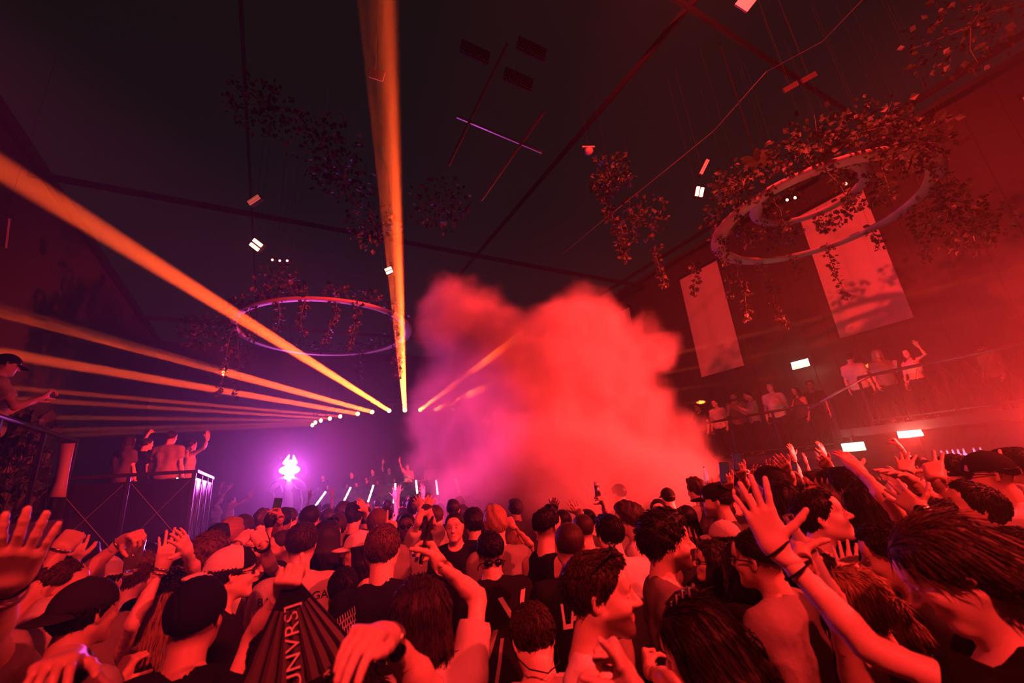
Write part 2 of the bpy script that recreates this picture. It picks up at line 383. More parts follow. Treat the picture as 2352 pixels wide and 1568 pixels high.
def tufts(V, Q, kind, rg, n=2000):
    """loose locks standing off the hair surface, three-sided and pointed"""
    fn = np.cross(V[Q[:, 2]]-V[Q[:, 0]], V[Q[:, 3]]-V[Q[:, 1]]); N = np.zeros_like(V)
    for j in range(4): np.add.at(N, Q[:, j], fn)
    N /= np.linalg.norm(N, axis=1)[:, None]+1e-9
    i = rg.integers(0, len(V), n); p = V[i]; nr = N[i]
    lng = kind in ('long', 'ponytail', 'bob', 'braids')
    f = np.tile(np.array([0, -.25, -1.]), (n, 1)); top = np.clip((p[:, 2]-.07)/.05, 0, 1)[:, None]
    f = f*(1-top)+top*np.array([0, .8 if kind in ('quiff', 'short') else -.6, 0])+rg.normal(0, .05 if lng else .22, (n, 3))
    f -= nr*(f*nr).sum(1)[:, None]; f /= np.linalg.norm(f, axis=1)[:, None]+1e-9
    lift = {'curly': .6, 'afro': .9, 'messy': .28, 'long': .012, 'bob': .012, 'ponytail': .02, 'braids': .03}.get(kind, .09)
    L = rg.uniform(.6, 1.3, n)*{'curly': .020, 'afro': .02, 'messy': .034, 'long': .065, 'bob': .045, 'ponytail': .06, 'braids': .03, 'crop': .011, 'fade': .013}.get(kind, .019)
    d = f+nr*lift; d /= np.linalg.norm(d, axis=1)[:, None]
    w = (.0030 if not lng else .0026)*rg.uniform(.7, 1.3, n)[:, None]; sd = np.cross(d, nr); sd /= np.linalg.norm(sd, axis=1)[:, None]+1e-9
    b = p-d*.006; mid = p+d*(L*.5)[:, None]+nr*.0015; tip = p+d*L[:, None]+rg.normal(0, .002, (n, 3))
    T = np.stack([b-sd*w, b+sd*w, b+nr*w*1.2, mid-sd*w*.75, mid+sd*w*.75, mid+nr*w, tip], 1).reshape(-1, 3)
    k = np.arange(n)[:, None]*7+len(V)
    TQ = [k+np.array([[0, 3, 5, 2]]), k+np.array([[2, 5, 4, 1]]), k+np.array([[1, 4, 3, 0]]), k+np.array([[3, 6, 5, 5]]), k+np.array([[5, 6, 4, 4]]), k+np.array([[4, 6, 3, 3]])]
    return np.concatenate([V, T]), np.concatenate([Q]+TQ)

def cap_mesh(v, back=False, brim=True):
    F = Field((-.13, -.24, -.03), (.13, .24, .15), v)
    F.el((0, -.012, .030), (.088, .114, .100), k=.01)
    F.plane((0, 0, .022), (0, 0, -1), k=.006)
    F.el((0, -.012, .130), (.010, .010, .007), k=.004)
    parts = [F.mesh()]
    if brim:
        G = Field((-.10, .04, 0), (.10, .21, .06), v*.8); sg = 1
        G.el((0, .085, .022), (.080, .100, .012), k=.01)
        G.plane((0, .065, 0), (0, -1, 0), k=.004)
        V, Q = G.mesh(); V[:, 2] -= (V[:, 0]/.08)**2*.014+np.clip(V[:, 1]-.09, 0, 1)*.12
        parts.append((V, Q))
    V, Q = join(parts)
    if back: V = V*np.array([-1, -1, 1])-np.array([0, .026, 0])
    return V, Q
def beanie_mesh(v):
    F = Field((-.13, -.16, -.05), (.13, .13, .17), v)
    F.el((0, -.014, .036), (.091, .118, .106), k=.01); F.plane((0, 0, .0), unit((0, .25, -1)), k=.006)
    F.ripple(.003, [(260, 260, 20), (300, 200, 10)], 3)
    return F.mesh()
# ------------------------------------------------------------------ assembling one person
SKIN_TONES = [(.72, .50, .40), (.62, .42, .33), (.52, .34, .26), (.78, .56, .46), (.42, .27, .20), (.13, .075, .055)]
def reach(S, L, px, near=True):
    """the point at distance L from S that lies on the sight line through a photo pixel"""
    d = unit(ray_np(*px)); oc = C_np-S; b = oc@d; c = oc@oc-L*L; q = b*b-c
    if q < 0: return S+unit(C_np-b*d-S)*L
    return C_np+d*(-b+(-1 if near else 1)*math.sqrt(q))

def lod(t):
    if t < 1.9: return .027, .0068, .0057, .0085, .021
    if t < 3.3: return .033, .0088, .0075, .0099, .025
    if t < 5.5: return .040, .0125, .0105, .0145, .031
    return .052, .0180, .0165, .0210, .044
ARMS = {  # (upper arm direction, forearm direction, finger direction, palm direction) for the right arm, in the body frame
    'down': ((.18, .02, -1), (.05, .35, -1), (-.05, .35, -1), (-1, 0, 0), 'relax'),
    'bent': ((.25, .10, -1), (-.35, .8, .25), (-.4, .8, .2), (-1, 0, -.2), 'relax'),
    'front': ((.2, .45, -.8), (-.3, .8, .55), (-.2, .5, .8), (0, 1, -.3), 'grip'),
    'up': ((.45, .35, .85), (-.10, .12, 1), (-.05, .1, 1), (0, 1, 0), 'open'),
    'upout': ((.75, .25, .65), (.25, .2, 1), (.2, .15, 1), (0, 1, 0), 'wide'),
    'fistup': ((.55, .45, .7), (-.05, .3, 1), (0, .3, 1), (0, 1, 0), 'fist'),
    'pointup': ((.4, .6, .75), (.05, .35, 1), (.05, .35, 1), (0, 1, 0), 'point'),
    'phone': ((.35, .75, .35), (-.25, .35, 1), (-.2, .2, 1), (-.5, .6, 0), 'grip'),
    'wave': ((.9, .2, .35), (.15, .1, 1), (.1, .1, 1), (0, 1, 0), 'wide'),
    'hip': ((.6, -.25, -.8), (-.7, .45, -.35), (-.5, .6, -.3), (-1, 0, 0), 'relax'),
}
PEOPLE = []
def person(px, py, t, yaw, label, hair='short', hcol='dark', top='tee', tcol=(.02, .02, .02), arms=None, head=(0, 0, 0), skin=1,
           fem=False, beard=0., floor=0., group=None, hat=None, hatcol=(.02, .02, .02), pos=None, H=None, length=.34, glasses=None,
           trousers=(.02, .02, .025), lean=0., wide=1., seed=None, quality=None, sweep=(0, 0, 0)):
    seed = len(PEOPLE)+11 if seed is None else seed
    hp = at_np(px, py, t) if pos is None else np.array(pos, float)
    if H is not None and pos is None: hp[2] = floor+H-.118
    H = hp[2]-floor+.118; s = H/1.75
    vb, vh, vd, vr, vt = lod(t if quality is None else quality)
    psi = math.radians(yaw); B = rotz(psi); R3 = B
    base = np.array([hp[0], hp[1], floor])-B@np.array([0, .03, 0])*s
    base -= B@np.array([0, lean, 0])
    def J(x, y, z):
        return base+B@(np.array([x, y+lean*np.clip((z-.9)/.7, 0, 1.2)/s, z])*s)
    sw = (.158 if fem else .178)*wide; g = .86 if fem else 1.
    neckb = J(0, -.035, 1.455)
    # head frame
    hy, hpitch, hroll = head
    Hm = rotz(psi+math.radians(hy))@rotx(math.radians(hpitch))@roty(math.radians(hroll))
    # arms
    Lu, Lf = .288*s, .258*s
    arm = {}
    spec = arms or {}
    for side, sg in (('R', 1), ('L', -1)):
        a = spec.get(side, 'down'); S = J(sg*sw, -.02, 1.398)
        if isinstance(a, str):
            u, fo, fi, pa, pose = [np.array(q, float)*np.array([sg, 1, 1]) if not isinstance(q, str) else q for q in ARMS[a]]
            up = u[2] > .2
            if up: S = S+np.array([0, 0, .045*s])-B@np.array([sg*.012, 0, 0])
            E = S+B@unit(u)*Lu; W = E+B@unit(fo)*Lf; fd = B@unit(fi); pd = B@pa
        else:
            e_px, w_px, t_px, pose, pd = a[:5]; fl = a[5] if len(a) > 5 else 'nnn'
            if e_px[1] < py+60: S = S+np.array([0, 0, .045*s])-B@np.array([sg*.012, 0, 0])
            E = reach(S, Lu, e_px, fl[0] == 'n'); W = reach(E, Lf, w_px, fl[1] == 'n')
            tip = reach(W, .17, t_px, fl[2] == 'n'); fd = unit(tip-W)
            pd = {'c': C_np-W, 'a': W-C_np, 'r': R_np, 'l': -R_np, 'u': U_np, 'd': -U_np}[pd] if isinstance(pd, str) else B@np.array(pd, float)
        arm[side] = dict(S=S, E=E, W=W, fd=fd, pd=pd, pose=pose, sg=sg)
    # ---- body
    pts = [q for a in arm.values() for q in (a['S'], a['E'], a['W'])]
    lo = np.minimum.reduce(pts+[base-.30, hp-.2]); hi = np.maximum.reduce(pts+[base+.30, hp+.1]); lo[2] = floor-.01
    F = Field(lo-.07, hi+.07, vb)
    def torso(F, inf=0., k=.05, legs=True):
        F.el(J(0, .005, 1.255), np.array([(.150 if fem else .168)*wide+inf, .100+inf, .205+inf])*s, M=R3, k=k)
        F.el(J(0, .010, 1.075), np.array([(.122 if fem else .142)*wide+inf, .092+inf, .165+inf])*s, M=R3, k=k)
        F.el(J(0, -.005, .945), np.array([.158*wide+inf, .112+inf, .120+inf])*s, M=R3, k=k)
        if fem:
            for q in (-1, 1): F.el(J(q*.068, .085, 1.265), np.array([.058+inf, .050+inf, .058+inf])*s, M=R3, k=.03)
        for q in (-1, 1):
            a = arm['R' if q > 0 else 'L']
            F.rc(J(q*.05, -.02, 1.39), a['S'], (.064*g+inf)*s, (.045*g+inf)*s, k=k)
            F.rc(J(q*.03, -.035, 1.46), J(q*.125, -.025, 1.425), (.040+inf)*s, (.036+inf)*s, k=.04)
            F.rc(J(q*.10, -.055, 1.30), J(q*.06, -.045, 1.12), (.060+inf)*s, (.05+inf)*s, k=.05)
    torso(F)
    for q in (-1, 1):
        hip, kn, an = J(q*.088, 0, .90), J(q*.10, .02, .49), J(q*.115, -.02, .085)
        F.rc(hip, kn, .086*s, .060*s, k=.04); F.rc(kn, an, .058*s, .040*s, k=.03)
        F.rc(an+np.array([0, 0, -.035]), an+B@np.array([q*.02, .165, -.045]), .045, .036, k=.03)
    for a in arm.values():
        F.rc(a['S'], a['E'], .049*g*s, .038*g*s, k=.03)
        m = a['E']+(a['W']-a['E'])*.28
        F.rc(a['E'], m, .040*g*s, .042*g*s, k=.02); F.rc(m, a['W'], .042*g*s, .0265*g**.5*s, k=.02)
    F.rc(neckb, hp+Hm@np.array([0, -.030, -.07]), .064*g, .054*g, k=.035)
    Vb, Qb = F.mesh()
    # ---- head and hands, finer, in the same mesh
    hs = np.clip(s, .94, 1.05)*(.96 if fem else 1.)
    nloc = Hm.T@(neckb-hp)/hs; nloc = nloc*min(1., .165/np.linalg.norm(nloc))
    browc = .75 if hcol == 'blond' else .15
    Vh, Qh, tint = head_mesh(vh, fem, beard, neck=nloc, browc=browc, scalp=.85 if hair in ('fade', 'buzz', 'crop', 'quiff') and hcol != 'blond' else 0.)
    Vh = (Vh*hs)@Hm.T+hp
    parts = [(Vb, Qb), (Vh, Qh)]; cols = [np.ones((len(Vb), 3)), tint]
    for a in arm.values():
        hsz = s*(.92 if fem else 1.)*1.02
        V, Q = hand_mesh(vd if a['W'][2] > floor+1.15 else vd*1.9, a['pose'], hsz)
        Y = unit(a['fd']); Z = -(a['pd']-Y*(a['pd']@Y)); Z = unit(Z); X = np.cross(Y, Z)
        V = V.copy()
        if a['sg'] > 0: V[:, 0] *= -1; Q = Q[:, ::-1]
        M = np.stack([X, Y, Z], 1); a['M'] = M; a['hs'] = hsz
        # soften the wrist: blend the cuff of the hand towards the forearm direction
        fa = unit(a['W']-a['E']); Vw = V@M.T
        w = np.clip(-V[:, 1]/.04, 0, 1)[:, None]
        Vf = V.copy(); tw = np.outer(V[:, 1], fa)+(V[:, 0:1]*X+V[:, 2:3]*Z)
        Vw = Vw*(1-w)+tw*w
        parts.append((Vw+a['W'], Q)); cols.append(np.ones((len(V), 3)))
    V, Q = join(parts); col = np.concatenate(cols)*np.array(SKIN_TONES[skin])
    col[V[:, 2] < floor+.085] = (.03, .03, .03)                     # shoes
    o = link(bpy.data.objects.new('person', np_mesh('person', V-base, Q, M_['skin'], col=col)))
    o.location = base; tag(o, label, 'person', group)
    def child(name, V, Q, m, smooth=True):
        c = link(bpy.data.objects.new(name, np_mesh(name, V-base, Q, m, smooth)), o); return c
    rec = dict(o=o, head=hp, Hm=Hm, hs=hs, arm=arm, base=base, s=s, B=B, J=J, child=child, H=H, label=label)
    # ---- clothes
    if top:
        F = Field(lo-.09, hi+.09, vt)
        inf = {'tee': .017, 'tank': .012, 'long': .019, 'crop': .012, 'hood': .026, 'shirt': .022}[top]
        torso(F, inf, k=.055)
        F.rc(J(-.07, -.045, 1.405), J(.07, -.045, 1.405), (.052+inf)*s, (.052+inf)*s, k=.04)
        if top != 'crop': F.el(J(0, .0, .98), np.array([.172*wide+inf*.6, .122+inf*.6, .24])*s, M=R3, k=.06)
        if top in ('tee', 'long', 'hood', 'shirt'):
            for a in arm.values():
                up = unit(a['E']-a['S'])
                if top in ('long', 'hood'):
                    F.rc(a['S'], a['E'], (.056*g+inf)*s, (.040*g+inf)*s, k=.04)
                    fo = unit(a['W']-a['E']); F.rc(a['E'], a['W'], (.042*g+inf)*s, (.028*g+inf*.8)*s, k=.02, cut=(a['W']-fo*.01, fo))
                else:
                    fr = .62
                    F.rc(a['S']-up*.01, a['E'], (.050*g+inf)*s, (.046*g+inf*1.6)*s, k=.05, cut=(a['S']+(a['E']-a['S'])*fr, up))
        F.ripple(.0105, [(9, 9, 34), (26, 16, 20), (36, 30, 46), (14, 40, 16), (50, 20, 30)], seed)
        hem = {'crop': 1.12}.get(top, .86)
        F.plane(J(0, 0, hem), (0, 0, -1), k=.01)
        nb = J(0, -.005, 1.462); nk = {'tank': .072, 'crop': .095}.get(top, .062)
        F.el(nb+B@np.array([0, .03, .035]), (nk*1.15, nk*1.25, .062), M=R3, k=.02, op='s')
        if top in ('tank', 'crop'):
            for a in arm.values():
                S = a['S']; F.el(S+(J(0, 0, 1.33)-S)*.02, np.array([.082, .12, .125])*s, M=R3, k=.02, op='s')
        Vt, Qt = F.mesh()
        if len(Qt): rec['top'] = child('shirt' if top in ('tee', 'long', 'shirt', 'hood') else 'tank_top', Vt, Qt, cloth(tcol))
    if trousers:
        F = Field(lo-.05, np.array([hi[0], hi[1], floor+1.15*s])+.05, .052)
        F.el(J(0, -.005, .945), np.array([.170*wide, .124, .120])*s, M=R3, k=.05)
        for q in (-1, 1):
            hip, kn, an = J(q*.088, 0, .90), J(q*.10, .02, .49), J(q*.115, -.02, .075)
            F.rc(hip, kn, .102*s, .078*s, k=.03); F.rc(kn, an, .078*s, .066*s, k=.02)
        F.plane(J(0, 0, 1.04), (0, 0, 1), k=.01)
        child('trousers', *F.mesh(), cloth(trousers))
    # ---- hair and headgear
    def hchild(name, V, Q, m):
        c = link(bpy.data.objects.new(name, np_mesh(name, V*hs, Q, m)), o)
        c.matrix_parent_inverse = Matrix.Identity(4)
        c.matrix_basis = Matrix.Translation(Vector(hp-base))@Matrix(Hm.tolist()).to_4x4(); return c
    rec['hchild'] = hchild
    if hair:
        V, Q = hair_mesh(hair, vr if hair != 'buzz' else min(vr, .0075), seed, length, sweep, bool(hat))
        if hair in ('long', 'ponytail', 'braids') and (abs(hpitch) > 25): pass
        rec['hair'] = hchild('hair', V, Q, hairmat(hcol))
    if hat == 'cap': rec['hat'] = hchild('cap', *cap_mesh(max(vr*.8, .005)), cloth(hatcol))
    if hat == 'capback': rec['hat'] = hchild('cap', *cap_mesh(max(vr*.8, .005), back=True), cloth(hatcol))
    if hat == 'beanie': rec['hat'] = hchild('beanie', *beanie_mesh(max(vr*.8, .005)), cloth(hatcol))
    if glasses: spectacles(rec, glasses)
    PEOPLE.append(rec)
    return rec

def tube(pts, r, n=8, closed=False):
    """a bent round bar through the points; r is a number or one radius per point"""
    P = np.array(pts, float); m = len(P); r = np.full(m, r) if np.isscalar(r) else np.array(r)
    T = np.gradient(P, axis=0) if not closed else np.roll(P, -1, 0)-np.roll(P, 1, 0)
    V = []; ref = np.array([0, 0, 1.]) if abs(unit(T[0])[2]) < .9 else np.array([1., 0, 0])
    u = unit(np.cross(T[0], ref))
    for i in range(m):
        tn = unit(T[i]); u = unit(u-tn*(u@tn)); w = np.cross(tn, u)
        a = np.arange(n)/n*2*np.pi
        V.append(P[i]+r[i]*(np.cos(a)[:, None]*u+np.sin(a)[:, None]*w))
    V = np.concatenate(V); Q = []
    for i in range(m if closed else m-1):
        j = (i+1) % m
        for k in range(n): Q.append((i*n+k, i*n+(k+1) % n, j*n+(k+1) % n, j*n+k))
    if not closed:
        V = np.concatenate([V, P[[0, -1]]]); c0, c1 = len(V)-2, len(V)-1
        for k in range(n):
            Q.append((c0, (k+1) % n, k, k)); Q.append((c1, (m-1)*n+k, (m-1)*n+(k+1) % n, (m-1)*n+(k+1) % n))
    return V, np.array(Q)

def spectacles(rec, where, m=None):
    parts = []
    for sx in (-1, 1):
        a = np.linspace(0, 2*np.pi, 14, endpoint=False)
        ring = np.stack([sx*.033+.027*np.cos(a), .098-.05*(np.abs(sx*.033+.027*np.cos(a))/.06)**2*.35, .002+.020*np.sin(a)], 1)
        cen = ring.mean(0)+np.array([0, .004, 0])
        V = np.concatenate([ring, [cen], ring-np.array([0, .004, 0]), [cen-np.array([0, .004, 0])]]); n = 14; Q = []
        for k in range(n):
            j = (k+1) % n; Q += [(k, j, n, n), (n+1+j, n+1+k, 2*n+1, 2*n+1), (k, n+1+k, n+1+j, j)]
        parts.append((V, np.array(Q)))
        parts.append(tube([(sx*.058, .092, .006), (sx*.078, .06, .008), (sx*.081, -.005, .004), (sx*.079, -.035, -.012)], .0032, 5))
    parts.append(tube([(-.010, .101, .006), (0, .104, .009), (.010, .101, .006)], .003, 5))
    V, Q = join(parts)
    if where == 'top': V = V@rotx(math.radians(38)).T+np.array([0, -.012, .075])
    elif where == 'nape': V = V*np.array([1.02, -1, 1])@rotx(math.radians(-18)).T+np.array([0, -.012, -.075])
    rec['hchild']('sunglasses', V, Q, M_['gloss_black'])

def band(rec, side, along=.9, r=None, w=.012, m=None, name='bracelet', face=False):
    """a bracelet or watch round the forearm"""
    a = rec['arm'][side]; E, W = a['E'], a['W']; ax = unit(W-E); c = E+(W-E)*along; s = rec['s']
    r = (.042+(.0275-.042)*np.clip((along-.28)/.72, 0, 1))*s+.004 if r is None else r
    ref = np.cross(ax, [.3, .2, .9]); u = unit(ref); v = np.cross(ax, u); n = 20
    an = np.arange(n)/n*2*np.pi; V = []
    for dr, da in ((0, -1), (.005, -1), (.005, 1), (0, 1)):
        V.append(c+ax*da*w/2+(r+dr)*(np.cos(an)[:, None]*u+np.sin(an)[:, None]*v))
    V = np.concatenate(V); Q = [(i*n+k, i*n+(k+1) % n, ((i+1) % 4)*n+(k+1) % n, ((i+1) % 4)*n+k) for i in range(4) for k in range(n)]
    b = rec['child'](name, V, np.array(Q), m or M_['metal'])
    if face:
        zc = unit(C_np-c); zc = unit(zc-ax*(zc@ax)); xx = np.cross(ax, zc); V = []
        for h in (.004, .013):
            V.append(c+zc*(r+h)+.018*(np.cos(an)[:, None]*ax+np.sin(an)[:, None]*xx))
        V = np.concatenate(V+[[c+zc*(r+.013)]]); Q = [(k, (k+1) % n, n+(k+1) % n, n+k) for k in range(n)]+[(n+k, n+(k+1) % n, 2*n, 2*n) for k in range(n)]
        f = link(bpy.data.objects.new('watch_face', np_mesh('watch_face', V-rec['base'], np.array(Q), M_['gloss_black'], False)), b)

def print_on(rec, text, size, cx, cz, m, roll=0., part='top', off=.004, fwd=-1, sx=1., bold=0.):
    """lettering laid onto the back (fwd=-1) or chest (fwd=1) of a garment"""
    g = rec[part]; from mathutils.bvhtree import BVHTree
    cu = bpy.data.curves.new('lettering', 'FONT'); cu.body = text; cu.size = size; cu.align_x = 'CENTER'; cu.align_y = 'CENTER'; cu.resolution_u = 3; cu.offset = bold
    tmp = bpy.data.objects.new('lettering', cu); me = bpy.data.meshes.new_from_object(tmp)
    bpy.data.objects.remove(tmp); bpy.data.curves.remove(cu)
    bm = bmesh.new(); bm.from_mesh(me); bmesh.ops.triangulate(bm, faces=bm.faces)
    for _ in range(2):
        es = [e for e in bm.edges if e.calc_length() > size*.22]
        if es: bmesh.ops.subdivide_edges(bm, edges=es, cuts=1)
        bmesh.ops.triangulate(bm, faces=bm.faces)
    gm = g.data; tree = BVHTree.FromPolygons([v.co for v in gm.vertices], [p.vertices[:] for p in gm.polygons])
    if part == 'top':
        M = rec['B']; O = rec['J'](0, 0, 0)-rec['base']
        org = lambda x, z: O+M@np.array([x, fwd*.6, z]); dr = M@np.array([0, -fwd, 0.])
    else:
        M = np.eye(3); org = lambda x, z: np.array([x, fwd*.6, z]); dr = np.array([0, -fwd, 0.])
    cr, sr = math.cos(roll), math.sin(roll); bad = []
    for v in bm.verts:
        v.co.x *= sx; x, z = v.co.x*cr-v.co.y*sr, v.co.x*sr+v.co.y*cr
        hit = tree.ray_cast(Vector(org(cx-fwd*x, cz+z)), Vector(dr), 1.2)
        if hit[0] is None: bad.append(v)
        else: v.co = hit[0]+hit[1]*off if hit[1].dot(Vector(dr)) < 0 else hit[0]-Vector(dr)*off
    bmesh.ops.delete(bm, geom=bad, context='VERTS')
    bm.to_mesh(me); bm.free(); me.materials.clear(); me.materials.append(m)
    return link(bpy.data.objects.new('lettering', me), g)
# ------------------------------------------------------------------ mesh builder and the room
class MB:
    def __init__(s): s.V = []; s.Q = []; s.n = 0
    def add(s, V, Q):
        V = np.asarray(V, float); s.V.append(V)
        for q in Q: s.Q.append(tuple(int(i)+s.n for i in dict.fromkeys(q)))
        s.n += len(V); return s
    def hexa(s, c):                                  # eight corners: bottom four, top four
        return s.add(c, [(3, 2, 1, 0), (4, 5, 6, 7), (0, 1, 5, 4), (1, 2, 6, 5), (2, 3, 7, 6), (3, 0, 4, 7)])
    def box(s, u0, u1, n0, n1, z0, z1):
        return s.hexa([RM(u0, n0, z0), RM(u0, n1, z0), RM(u1, n1, z0), RM(u1, n0, z0), RM(u0, n0, z1), RM(u0, n1, z1), RM(u1, n1, z1), RM(u1, n0, z1)])
    def obox(s, c, ax, ay, az):                      # oriented box: centre and half axes
        c, ax, ay, az = (np.array(q, float) for q in (c, ax, ay, az))
        return s.hexa([c-ax-ay-az, c+ax-ay-az, c+ax+ay-az, c-ax+ay-az, c-ax-ay+az, c+ax-ay+az, c+ax+ay+az, c-ax+ay+az])
    def bar(s, a, b, r, n=8): return s.add(*tube([a, b] if True else 0, r, n))
    def tube(s, pts, r, n=8, closed=False): return s.add(*tube(pts, r, n, closed))
    def lathe(s, c, prof, n=16, axis=(0, 0, 1)):
        ax = unit(axis); u = unit(np.cross(ax, [.31, .2, .93] if abs(ax[2]) < .9 else [1, 0, 0])); w = np.cross(ax, u); V = []; Q = []
        a = np.arange(n)/n*2*np.pi
        for r, h in prof: V.append(np.array(c)+ax*h+r*(np.cos(a)[:, None]*u+np.sin(a)[:, None]*w))
        for i in range(len(prof)-1):
            for k in range(n): Q.append((i*n+k, i*n+(k+1) % n, (i+1)*n+(k+1) % n, (i+1)*n+k))
        Q.append(tuple(range(n))[::-1]); Q.append(tuple((len(prof)-1)*n+k for k in range(n)))
        return s.add(np.concatenate(V), Q)
    def build(s, name, material, parent=None, origin=None, smooth=False):
        V = np.concatenate(s.V); o0 = np.zeros(3)
        if origin is not None: o0 = np.array(origin, float)
        elif parent is None: o0 = np.array([*(V.min(0)+V.max(0))[:2]/2, V[:, 2].min()])
        else: o0 = np.array(parent.get('_o', (0, 0, 0)))
        me = bpy.data.meshes.new(name); me.from_pydata((V-o0).tolist(), [], s.Q); me.update()
        b = bmesh.new(); b.from_mesh(me); bmesh.ops.recalc_face_normals(b, faces=b.faces); b.to_mesh(me); b.free()
        if smooth: me.polygons.foreach_set('use_smooth', [True]*len(me.polygons))
        if material: me.materials.append(material)
        o = link(bpy.data.objects.new(name, me), parent)
        if parent is None: o.location = o0
        ORG[o.name] = o0
        if parent is not None: o.location = o0-ORG[parent.name]
        return o
ORG = {}
def part(mb, name, material, parent, smooth=False):
    return mb.build(name, material, parent, ORG[parent.name], smooth)
def empty(name, P):
    o = link(bpy.data.objects.new(name, None)); o.location = P; o.empty_display_size = .1; ORG[o.name] = np.array(P, float); return o

mat('floor_resin', (.03, .027, .027), .28, bump=.05, bscale=4)
mat('black_wall', (.030, .026, .028), .7, bump=.2, bscale=9, var=.3); mat('dark_wood', (.040, .030, .028), .62, bump=.25, bscale=7, var=.35)
mat('canvas', (.62, .55, .53), .9, bump=.08, bscale=60); mat('black_metal', (.025, .024, .026), .42, .6); mat('steel', (.32, .31, .32), .38, .9)
mat('ring_paint', (.36, .31, .31), .5, bump=.05, bscale=30); mat('leaf', (.026, .045, .018), .55, var=.45, bscale=6); mat('stem', (.10, .075, .04), .8)
mat('rubber', (.02, .02, .02), .8); M_['rubber'].node_tree.nodes['Principled BSDF'].inputs['Specular IOR Level'].default_value = 0; mat('stair', (.35, .30, .27), .6)
glass = mat('smoked_glass', (.05, .05, .055), .08); glass.node_tree.nodes['Principled BSDF'].inputs['Alpha'].default_value = .35
mat('exit_glow', (.8, .8, .8), .4, emit=(1., .95, .72), es=6.); mat('exit_green', (.1, .5, .2), .4, emit=(.35, .9, .12), es=2.2)
mat('strobe_glow', (.8, .6, .5), .4, emit=(1, .33, .20), es=7.); mat('strip_glow', (.9, .8, .7), .4, emit=(1, .56, .38), es=22.)
mat('strobe_dim', (.7, .5, .45), .4, emit=(1, .16, .10), es=.35)
mat('tube_glow', (.9, .8, .8), .4, emit=(1, .55, .62), es=7.); mat('lens_glow', (.9, .7, .4), .3, emit=(1, .42, .12), es=9.)
mat('sculpture_glow', (.9, .8, .95), .4, emit=(.95, .62, 1), es=7.); mat('sculpture_dim', (.45, .35, .6), .35); mat('glint', (1, 1, 1), .3, emit=(1, .86, .80), es=4.)

def struct(o): o['kind'] = 'structure'; return o
U0, U1, N0, N1, ZC = -8., 27., -5.5, 14.5, 10.4
struct(MB().box(U0, U1, N0-.2, N1+.2, -.12, 0).build('floor', M_['floor_resin']))
struct(MB().box(U0, U1, N0-.2, N0, 0, ZC).build('wall_left', M_['black_wall']))
struct(MB().box(U1, U1+.2, N0-.2, N1+.2, 0, ZC).build('wall_back', M_['black_wall']))
struct(MB().box(U0-.2, U0, N0-.2, N1+.2, 0, ZC).build('wall_rear', M_['black_wall']))
wr = struct(MB().box(U0, U1, N1+.03, N1+.2, 0, ZC).build('wall_right', M_['black_wall']))
k = 0; u = -2.0
while u < 20:                                        # tall boards of the right wall
    w = .62; part(MB().box(u+.012, u+w-.012, N1-.0+(.012 if k % 2 else 0), N1+.03, .02, ZC-.05), 'plank', M_['dark_wood'], wr); u += w; k += 1
# open ceiling of steel joists
jo = MB().box(U0, U1, N0, N0+.12, ZC-.3, ZC).build('ceiling', M_['black_metal']); struct(jo)
for n in np.arange(-1.0, 14.4, 7.2): part(MB().box(U0, U1, n-.025, n+.025, ZC-.40, ZC-.25), 'joist', M_['black_metal'], jo)
for u in np.arange(3, 27, 9.5): part(MB().box(u-.025, u+.025, N0, N1, ZC-.62, ZC-.45), 'cross_joist', M_['black_metal'], jo)

ctr = empty('ceiling_truss', at_np(1140, 290, 9.6)); tag(ctr, 'bare steel bars crossing under the black ceiling', 'truss')
for a, b in (((1050, 268), (1245, 350)), ((1165, 100), (1030, 380)), ((1250, 255), (1105, 460))):
    part(MB().bar(at_np(*a, 9.6), at_np(*b, 9.6), .035, 6), 'truss_bar', M_['steel'], ctr)
# ------------------------------------------------------------------ right-hand gallery: low gallery, raised tier, stairs, bar recess
gal = struct(MB().box(5.35, 16, 11.72, N1, 1.85, 2.05).build('floor_gallery', M_['black_wall']))
struct(MB().box(5.35, 16, 11.95, 12.05, 0, 1.85).build('wall_gallery', M_['dark_wood']))
tier = struct(MB().box(-3, 5.3, 11.72, N1, 2.28, 2.46).build('floor_tier', M_['black_wall']))
struct(MB().box(5.28, 5.36, 11.72, 11.9, 0, 3.2).build('pillar', M_['black_metal']))
def railing(name, pts, zf, label, posts_every=1.35, h=1.1, group=None):
    """posts, top rail, bottom rail, crossed tension wires"""
    P = [RM(*q, 0) for q in pts]; r = empty(name, RM(*pts[0], zf)); tag(r, label, 'railing', group)
    part(MB().tube([p+np.array([0, 0, zf+h]) for p in P], .035, 8), 'top_rail', M_['black_metal'], r, True)
    part(MB().tube([p+np.array([0, 0, zf+.12]) for p in P], .018, 6), 'bottom_rail', M_['black_metal'], r, True)
    for a, b in zip(P[:-1], P[1:]):
        L = np.linalg.norm(b-a); m = max(1, round(L/posts_every))
        for i in range(m+1):
            q = a+(b-a)*i/m
            part(MB().obox(q+np.array([0, 0, zf+h/2]), DU*.022, DN*.022, np.array([0, 0, h/2])), 'post', M_['black_metal'], r)
            if i < m:
                q2 = a+(b-a)*(i+1)/m
                for e in range(4):
                    f0, f1 = e/4, (e+1)/4
                    for z0, z1 in ((.15, h-.06), (h-.06, .15)):
                        part(MB().bar(q+(q2-q)*f0+np.array([0, 0, zf+z0]), q+(q2-q)*f1+np.array([0, 0, zf+z1]), .005, 4), 'wire', M_['black_metal'], r)
    return r
railing('gallery_railing', [(14.5, 11.75), (5.45, 11.75)], 2.05, 'black railing with crossed wires along the low gallery beside the stairs')
railing('tier_railing', [(4.6, 11.75), (-2.5, 11.75)], 2.46, 'black railing of the raised tier above the bar')
